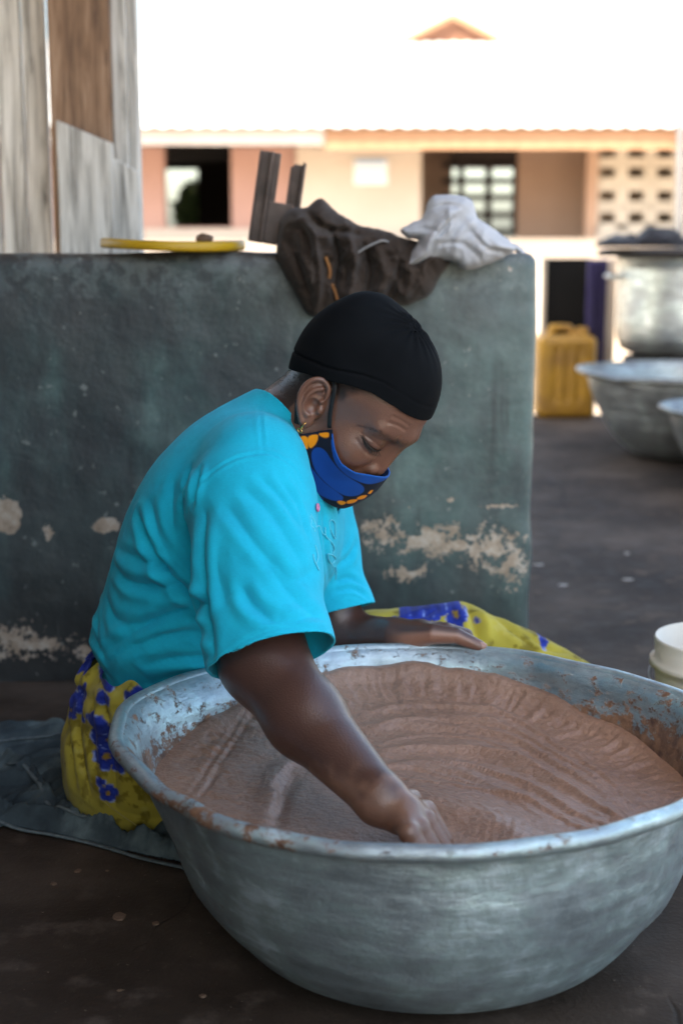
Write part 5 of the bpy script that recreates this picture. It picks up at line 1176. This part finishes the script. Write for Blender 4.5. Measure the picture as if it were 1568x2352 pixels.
# yellow lid with a lump of dried mud on it
m_yel = simple('yellow_plastic', (0.60, 0.36, 0.012), (0.52, 0.30, 0.010), 12, 0.45)
lc = P(398, 571, 2.70); lc[2] = WTOP + 0.002
v, f = lathe([(0.0, 0.013), (0.118, 0.013), (0.122, 0.017), (0.130, 0.0175), (0.1335, 0.015), (0.134, 0.004), (0.132, 0.0), (0.129, 0.001), (0.128, 0.010), (0.0, 0.010)], 72, (0, 0, 0))
v[:, 2] += 0.002 * np.sin(np.arctan2(v[:, 1], v[:, 0]) * 2 + 1); v = rotv(v, (0, 0, 0), 'Y', math.radians(1.0)) + lc + [0, 0, 0.001]
part('bucket_lid', v, f, m_yel, loc=tuple(lc), label='flat yellow plastic bucket lid lying on the low wall', category='lid')
v, f = isosurf(lambda p: (ell(p, P(470, 549, 2.66), (0.016, 0.014, 0.0105)) + (fbm(p * 90, 2).astype(np.float32) - 0.5) * 0.006).astype(np.float32), *[axis(c - 0.03, c + 0.03, 0.003) for c in P(470, 549, 2.66)])
part('mud_lump', v, f, simple('dried_mud', (0.15, 0.085, 0.05)), label='small brown lump lying on the yellow bucket lid', category='lump')
# rusty forked channel
m_rust = simple('rusty_iron', (0.17, 0.125, 0.105), (0.055, 0.042, 0.036), 14, 0.55, 0.3, 0.4, 0.004)
fk = thing('iron_fork', 'dark rusty forked iron bracket standing on the low wall beside the trousers', 'bracket', tuple(P(620, 570, 2.64)))
fo = P(610, 562, 2.635); s_ = 1 / 1235.0
def fpart(name, x0, x1, y0, y1, z0, z1, bev=0.002):
    v, f = box(x0 * s_, x1 * s_, y0, y1, z0 * s_, z1 * s_, bev); v = rotv(v, (0, 0, 0), 'Y', math.radians(8.5)); part(name, v + fo, f, m_rust, fk, smooth=False)
fpart('upright', -38, -14, 0.012, 0.040, 2, 204); fpart('flange', -16, -8, 0.000, 0.042, 2, 204); fpart('flange', -41, -37, 0.000, 0.042, 2, 204); fpart('web', -8.5, 6, 0.014, 0.030, 90, 203)
fpart('plate', -8, 48, 0.008, 0.030, 2, 96); fpart('upright', 36, 58, 0.032, 0.050, 92, 186); fpart('flange', 57, 64, 0.016, 0.052, 60, 192); fpart('flange', 30, 36.5, 0.028, 0.052, 92, 180)

# ------------------------------------------------------------------ jeans spread on the floor under the person
JP = [(-90, 1690), (20, 1684), (90, 1690), (160, 1700), (420, 1780), (560, 1880), (640, 1975), (560, 2010), (430, 1989), (340, 1972), (270, 1957), (200, 1939), (120, 1922), (40, 1906), (-90, 1880)]
jp = np.array([PZ(a, b, 0.0)[:2] for a, b in spline(JP, 120, True)]); lo, hi = jp.min(0) - 0.01, jp.max(0) + 0.01
gx, gy = np.meshgrid(np.arange(lo[0], hi[0], 0.0024), np.arange(lo[1], hi[1], 0.0024), indexing='ij'); n, m = gx.shape; x, y = gx.ravel(), gy.ravel()
sd = poly_sd(x, y, jp)
def to_px(x, y, z):
    d = np.stack([x, y, z - CAM_H], 1); fwd = d[:, 1] * CP - d[:, 2] * SP; up = d[:, 1] * SP + d[:, 2] * CP
    return CXP + FPX * d[:, 0] / fwd, CYP - FPX * up / fwd
pu, pv = to_px(x, y, 0 * x)
t = np.clip(-sd / 0.020, 0, 1); h = 0.013 * (1 - (1 - t) ** 2)
p3 = np.stack([x, y, 0 * x], 1); wq = (fbm(p3 * 6, 3) - 0.5)
f = 0.016 * (1 - 2 * np.abs(2 * fbm(np.stack([x * 5 + y * 9 + wq * 2, y * 22 - x * 10 + wq * 2, 0 * x + 2], 1), 3) - 1))
for pts, amp, wd in [([(-60, 1732), (40, 1716), (150, 1706)], 0.012, 9), ([(-60, 1760), (40, 1745), (140, 1745)], -0.008, 9), ([(20, 1770), (70, 1800), (105, 1850), (150, 1890), (210, 1905)], 0.013, 9), ([(45, 1770), (100, 1820), (130, 1870)], -0.010, 8),
                     ([(-60, 1835), (30, 1868), (90, 1885), (140, 1880), (190, 1895)], -0.013, 8), ([(-60, 1862), (40, 1890), (120, 1903), (220, 1925), (330, 1958), (450, 1985)], 0.012, 8), ([(160, 1850), (200, 1900), (260, 1935)], 0.010, 7), ([(190, 1912), (300, 1935), (420, 1955)], -0.010, 6), ([(200, 1890), (300, 1915), (400, 1932)], 0.008, 8), ([(60, 1800), (20, 1830), (-30, 1840)], 0.008, 9)]:
    d, k = line_field(pu, pv, pts); f = f + 1.5 * amp * np.exp(-np.abs(d / wd) ** 1.4)
V = np.stack([x, y, np.maximum(0.003 + h + f * t, 0.0035)], 1)
i, j = np.meshgrid(np.arange(n - 1), np.arange(m - 1), indexing='ij'); Q = np.stack([i * m + j, (i + 1) * m + j, (i + 1) * m + j + 1, i * m + j + 1], -1).reshape(-1, 4)
V, F = clip_mesh(V, Q, sd); V = laplace(V, F, 2, 0.5)
jn = thing('jeans', 'faded grey blue jeans spread on the floor under the person', 'jeans', tuple(V.mean(0) * [1, 1, 0]))
jo = part('denim', V, F, mat_denim(), jn)
m_seam = simple('denim_seam', (0.12, 0.155, 0.165), (0.06, 0.08, 0.09), 120, 0.9)
for L in ([(-60, 1866), (40, 1893), (120, 1907), (220, 1929), (330, 1961), (440, 1985)], [(20, 1772), (70, 1802), (105, 1852), (150, 1892), (205, 1907)], [(-60, 1730), (40, 1715), (140, 1705)]):
    c2 = np.array([PZ(a, b, 0.012) for a, b in spline(L, 40)]); k = ((V[None, :, :2] - c2[:, None, :2]) ** 2).sum(2).argmin(1); c2[:, 2] = V[k, 2]
    for _ in range(4): c2[1:-1, 2] = (c2[:-2, 2] + c2[1:-1, 2] + c2[2:, 2]) / 3
    v, f = tube(c2 + [0, 0, 0.0008], 0.0036, 8, flat=0.5); part('seam', v, f, m_seam, jo)
sm = jo.modifiers.new('thickness', 'SOLIDIFY'); sm.thickness = 0.003; sm.offset = -1

# ------------------------------------------------------------------ vessels behind, to the right
m_alu2 = mat_alu('grey_aluminium', 0.5, (0.36, 0.37, 0.375), 0.45, 0.8)
make_basin((P(1352, 845, 5.55)[0] + 0.44, 5.55, 0.0), 1.28, m_alu2, 'wide grey aluminium basin standing in front of the tall silver pot', n=120, dirt=False)
make_basin((P(1546, 925, 4.75)[0] + 0.36, 4.75, 0.0), 1.06, m_alu2, 'smaller grey basin just in front of the wide grey basin', n=120, dirt=False)
PY = 6.35; pc = np.array([P(1545, 700, PY)[0], PY, 0.0])
stv = thing('charcoal_stove', 'dark sooty stove drum carrying the tall silver pot', 'stove', tuple(pc))
m_soot = simple('sooty_iron', (0.035, 0.030, 0.028), (0.02, 0.017, 0.016), 9, 0.8, 0.2, 0.3)
v, f = lathe([(0.0, 0.33), (0.20, 0.33), (0.215, 0.32), (0.19, 0.27), (0.18, 0.04), (0.20, 0.0), (0.0, 0.0)], 40, pc); part('drum', v, f, m_soot, stv)
for k in range(3):
    a = k * 2.1 + 0.4; v, f = box(-0.02, 0.02, -0.03, 0.03, 0.31, 0.345, 0.004); part('pot_rest', v + pc + [0.16 * math.cos(a), 0.16 * math.sin(a), 0], f, m_soot, stv, smooth=False)
pot = thing('tall_pot', 'tall silver cooking pot under a dark lid behind the wide basin', 'pot', (pc[0], pc[1], 0.345))
m_silver = mat_alu('silver_pot', 0.0, (0.60, 0.62, 0.62), 0.36, 0.85); b0 = 0.345
v, f = lathe([(0.0, b0), (0.19, b0), (0.225, b0 + 0.02), (0.245, b0 + 0.07), (0.248, b0 + 0.15), (0.245, b0 + 0.36), (0.245, b0 + 0.395), (0.252, b0 + 0.40), (0.252, b0 + 0.415), (0.24, b0 + 0.42), (0.235, b0 + 0.40), (0.0, b0 + 0.40)], 64, pc)
part('body', v, f, m_silver, pot, col=np.zeros((len(v), 3)))
for s in (-1, 1):
    v, f = tube(spline([pc + [s * 0.247, -0.06, b0 + 0.33], pc + [s * 0.29, -0.06, b0 + 0.335], pc + [s * 0.29, 0.06, b0 + 0.335], pc + [s * 0.247, 0.06, b0 + 0.33]], 18), 0.010, 8); part('handle', v, f, m_silver, pot, col=np.zeros((len(v), 3)))
v, f = lathe([(0.0, b0 + 0.46), (0.30, b0 + 0.455), (0.335, b0 + 0.445), (0.34, b0 + 0.425), (0.33, b0 + 0.421), (0.0, b0 + 0.421)], 64, pc); part('lid', v, f, m_soot, pot)
def lump(c, r, seed): return isosurf(lambda p: (ell(p, c, r) + (fbm(p * 16 + seed, 3).astype(np.float32) - 0.5) * 0.06).astype(np.float32), *[axis(cc - rr * 1.5, cc + rr * 1.5, 0.012) for cc, rr in zip(c, r)])
rag = thing('black_rag', 'crumpled black rag heaped on the lid of the tall pot', 'rag', (pc[0] - 0.05, pc[1], b0 + 0.46))
for c, r, s in ((P(1425, 562, 6.2), (0.11, 0.1, 0.035), 1), (P(1508, 556, 6.2), (0.10, 0.1, 0.055), 2), (P(1552, 566, 6.2), (0.09, 0.1, 0.04), 3)):
    v, f = lump(c, r, s); v[:, 2] = np.maximum(v[:, 2], b0 + 0.462); part('fold', v, f, cloth_mat('black_rag_%d' % s, (0.02, 0.02, 0.026), (0.012, 0.012, 0.016)), rag)
# jerrycan
JY = 6.75; jx0, jx1 = P(1236, 800, JY)[0], P(1372, 800, JY)[0]; jz = 0.445
jc = thing('jerrycan', 'worn yellow plastic jerrycan standing at the edge of the floor', 'jerrycan', ((jx0 + jx1) / 2, JY, 0))
m_jerry = simple('worn_yellow_plastic', (0.46, 0.24, 0.012), (0.17, 0.08, 0.012), 5, 0.5, 0, 0.2)
def jerry_sdf(p):
    c = np.array([(jx0 + jx1) / 2, JY + 0.10, jz * 0.44], np.float32); h = np.array([(jx1 - jx0) / 2, 0.10, jz * 0.44], np.float32) - 0.035
    d = np.abs(p - c) - h; d = np.linalg.norm(np.maximum(d, 0), axis=1) + np.minimum(d.max(1), 0) - 0.035
    for x in (-0.055, 0.0, 0.055): d = smax(d, -cone(p, (c[0] + x, JY - 0.004, 0.09), (c[0] + x, JY - 0.004, 0.33), 0.011, 0.011), 0.012)
    d = smin(d, chain(p, [(jx0 + 0.06, JY + 0.1, jz * 0.86), (jx0 + 0.075, JY + 0.1, jz - 0.018), (jx0 + 0.155, JY + 0.1, jz - 0.018), (jx0 + 0.19, JY + 0.1, jz * 0.86)], [0.022, 0.017, 0.017, 0.022]), 0.015)
    return d.astype(np.float32)
v, f = isosurf(jerry_sdf, axis(jx0 - 0.02, jx1 + 0.02, 0.008), axis(JY - 0.03, JY + 0.23, 0.008), axis(-0.02, jz + 0.04, 0.008)); v[:, 2] = np.maximum(v[:, 2], 0.002)
part('can_body', v, f, m_jerry, jc)
v, f = lathe([(0, 0.055), (0.026, 0.055), (0.030, 0.05), (0.030, 0.0)], 24, (jx1 - 0.06, JY + 0.1, jz * 0.84)); part('screw_cap', v, f, m_jerry, jc)
# black board, purple cloth, pale post in the yard edge
m_blackb = simple('black_board', (0.008, 0.0075, 0.0075), (0.005, 0.005, 0.005), 4, 0.8, spec=0.1)
bb = thing('black_board', 'black rectangular board standing upright behind the yellow jerrycan', 'board', tuple(P(1303, 700, 7.05) * [1, 1, 0] + [0, 0, -0.35]))
a, b = P(1256, 594, 7.05), P(1352, 770, 7.05); v, f = box(a[0], b[0], 7.05, 7.09, -0.348, a[2], 0.004); part('panel', v, f, m_blackb, bb, smooth=False)
a2 = P(1247, 592, 7.05); v, f = box(a2[0], a[0] - 0.002, 7.04, 7.10, -0.348, a2[2], 0.004); part('post', v, f, simple('pale_post', (0.40, 0.33, 0.26)), bb, smooth=False)
pp = P(1400, 700, 6.9); v, f = box(P(1391, 700, 6.9)[0], P(1411, 700, 6.9)[0], 6.88, 6.93, 0.0, P(1400, 596, 6.9)[2], 0.004)
part('pale_post', v, f, simple('cream_post', (0.52, 0.42, 0.33), (0.42, 0.33, 0.25), 5), smooth=False, label='pale wooden post between the purple cloth and the silver pot', category='post')
m_purple = cloth_mat('purple_cloth', (0.040, 0.026, 0.12), (0.020, 0.018, 0.06), 300)
xs_, zs_ = np.linspace(P(1346, 700, 6.86)[0], P(1390, 700, 6.86)[0], 30), np.linspace(0.12, P(1370, 596, 6.86)[2], 30)
V = [(x, 6.86 + 0.014 * math.sin(i * 1.15 + 0.06 * j) + 0.008 * math.sin(i * 0.5), z) for i, x in enumerate(xs_) for j, z in enumerate(zs_)]
F = [(i * 30 + j, (i + 1) * 30 + j, (i + 1) * 30 + j + 1, i * 30 + j + 1) for i in range(29) for j in range(29)]
o = part('purple_cloth', V, F, m_purple, label='dark purple cloth hanging beside the pale post', category='cloth'); sm = o.modifiers.new('thickness', 'SOLIDIFY'); sm.thickness = 0.004
# white bucket
bk = PZ(1585, 1486, 0.205); bk = np.array([P(1500, 1480, 2.16)[0] + 0.103, 2.16, 0.0]); BH = 0.212
bkt = thing('white_bucket', 'small white plastic bucket standing on the floor beyond the large basin', 'bucket', tuple(bk))
m_plastic = simple('white_plastic', (0.60, 0.58, 0.52), (0.50, 0.47, 0.41), 9, 0.45)
v, f = lathe([(0.0, 0.006), (0.078, 0.006), (0.096, BH), (0.0985, BH), (0.100, BH - 0.004), (0.0985, BH - 0.034), (0.106, BH - 0.036), (0.106, BH - 0.046), (0.098, BH - 0.048), (0.097, BH - 0.060), (0.083, 0.0), (0.0, 0.0)], 72, bk); part('pail', v, f, m_plastic, bkt)
th = np.linspace(math.radians(150), math.radians(262), 30); v, f = tube([bk + [0.106 * math.cos(a), 0.106 * math.sin(a), BH - 0.055 - 0.02 * math.sin((a - math.radians(150)) / math.radians(112) * math.pi)] for a in th], 0.0016, 6); part('wire_handle', v, f, simple('steel_wire', (0.5, 0.5, 0.5), None, 20, 0.35, 1.0), bkt)
# scraps on the floor
m_scrap = simple('paper_scrap', (0.34, 0.32, 0.30), (0.26, 0.245, 0.23), 30, 0.8)
m_crumb = simple('dried_crumb', (0.16, 0.10, 0.065), (0.10, 0.06, 0.04), 40, 0.85)
rng = np.random.default_rng(11)
def flake(px, py, w_, d_, mat, name, label, cat, group):
    c = PZ(px, py, 0.0); n = 11; a = np.linspace(0, 2 * math.pi, n, endpoint=False); r = 1 + rng.uniform(-0.25, 0.25, n)
    top = np.stack([c[0] + w_ * r * np.cos(a), c[1] + d_ * r * np.sin(a), np.full(n, 0.0018) + rng.uniform(0, 0.001, n)], 1); bot = top.copy(); bot[:, :2] = c[:2] + (bot[:, :2] - c[:2]) * 1.08; bot[:, 2] = 0.0006
    V = np.concatenate([top, bot]); F = [tuple(range(n))] + [(i, n + i, n + (i + 1) % n, (i + 1) % n) for i in range(n)]
    part(name, V, F, mat, smooth=False, label=label, category=cat, group=group)
for px, py, w_, d_ in ((1236, 1298, 0.014, 0.008), (1293, 1345, 0.010, 0.008), (1440, 1332, 0.011, 0.009), (1438, 1272, 0.007, 0.008)):
    flake(px, py, w_, d_, m_scrap, 'paper_scrap', 'small pale paper scrap on the floor right of the low wall', 'scrap', 'paper scraps on the floor')
flake(1290, 1150, 0.075, 0.02, simple('chalky_mark', (0.16, 0.145, 0.135), (0.10, 0.09, 0.085), 60, 0.9), 'spilled_powder', 'long pale streak of spilled powder on the floor beside the low wall', 'powder', None) if False else None
for px, py, w_, d_ in ((276, 2107, 0.0085, 0.0085), (124, 2032, 0.0045, 0.004), (180, 2003, 0.0045, 0.004), (358, 2123, 0.004, 0.004), (465, 2290, 0.0035, 0.003)):
    flake(px, py, w_, d_, m_crumb, 'dried_crumb', 'largest flat tan crumb of dried paste on the dark floor left of the basin' if w_ > 0.008 else 'tiny tan crumb of dried paste on the dark floor left of the basin', 'crumb', 'dried crumbs on the floor')
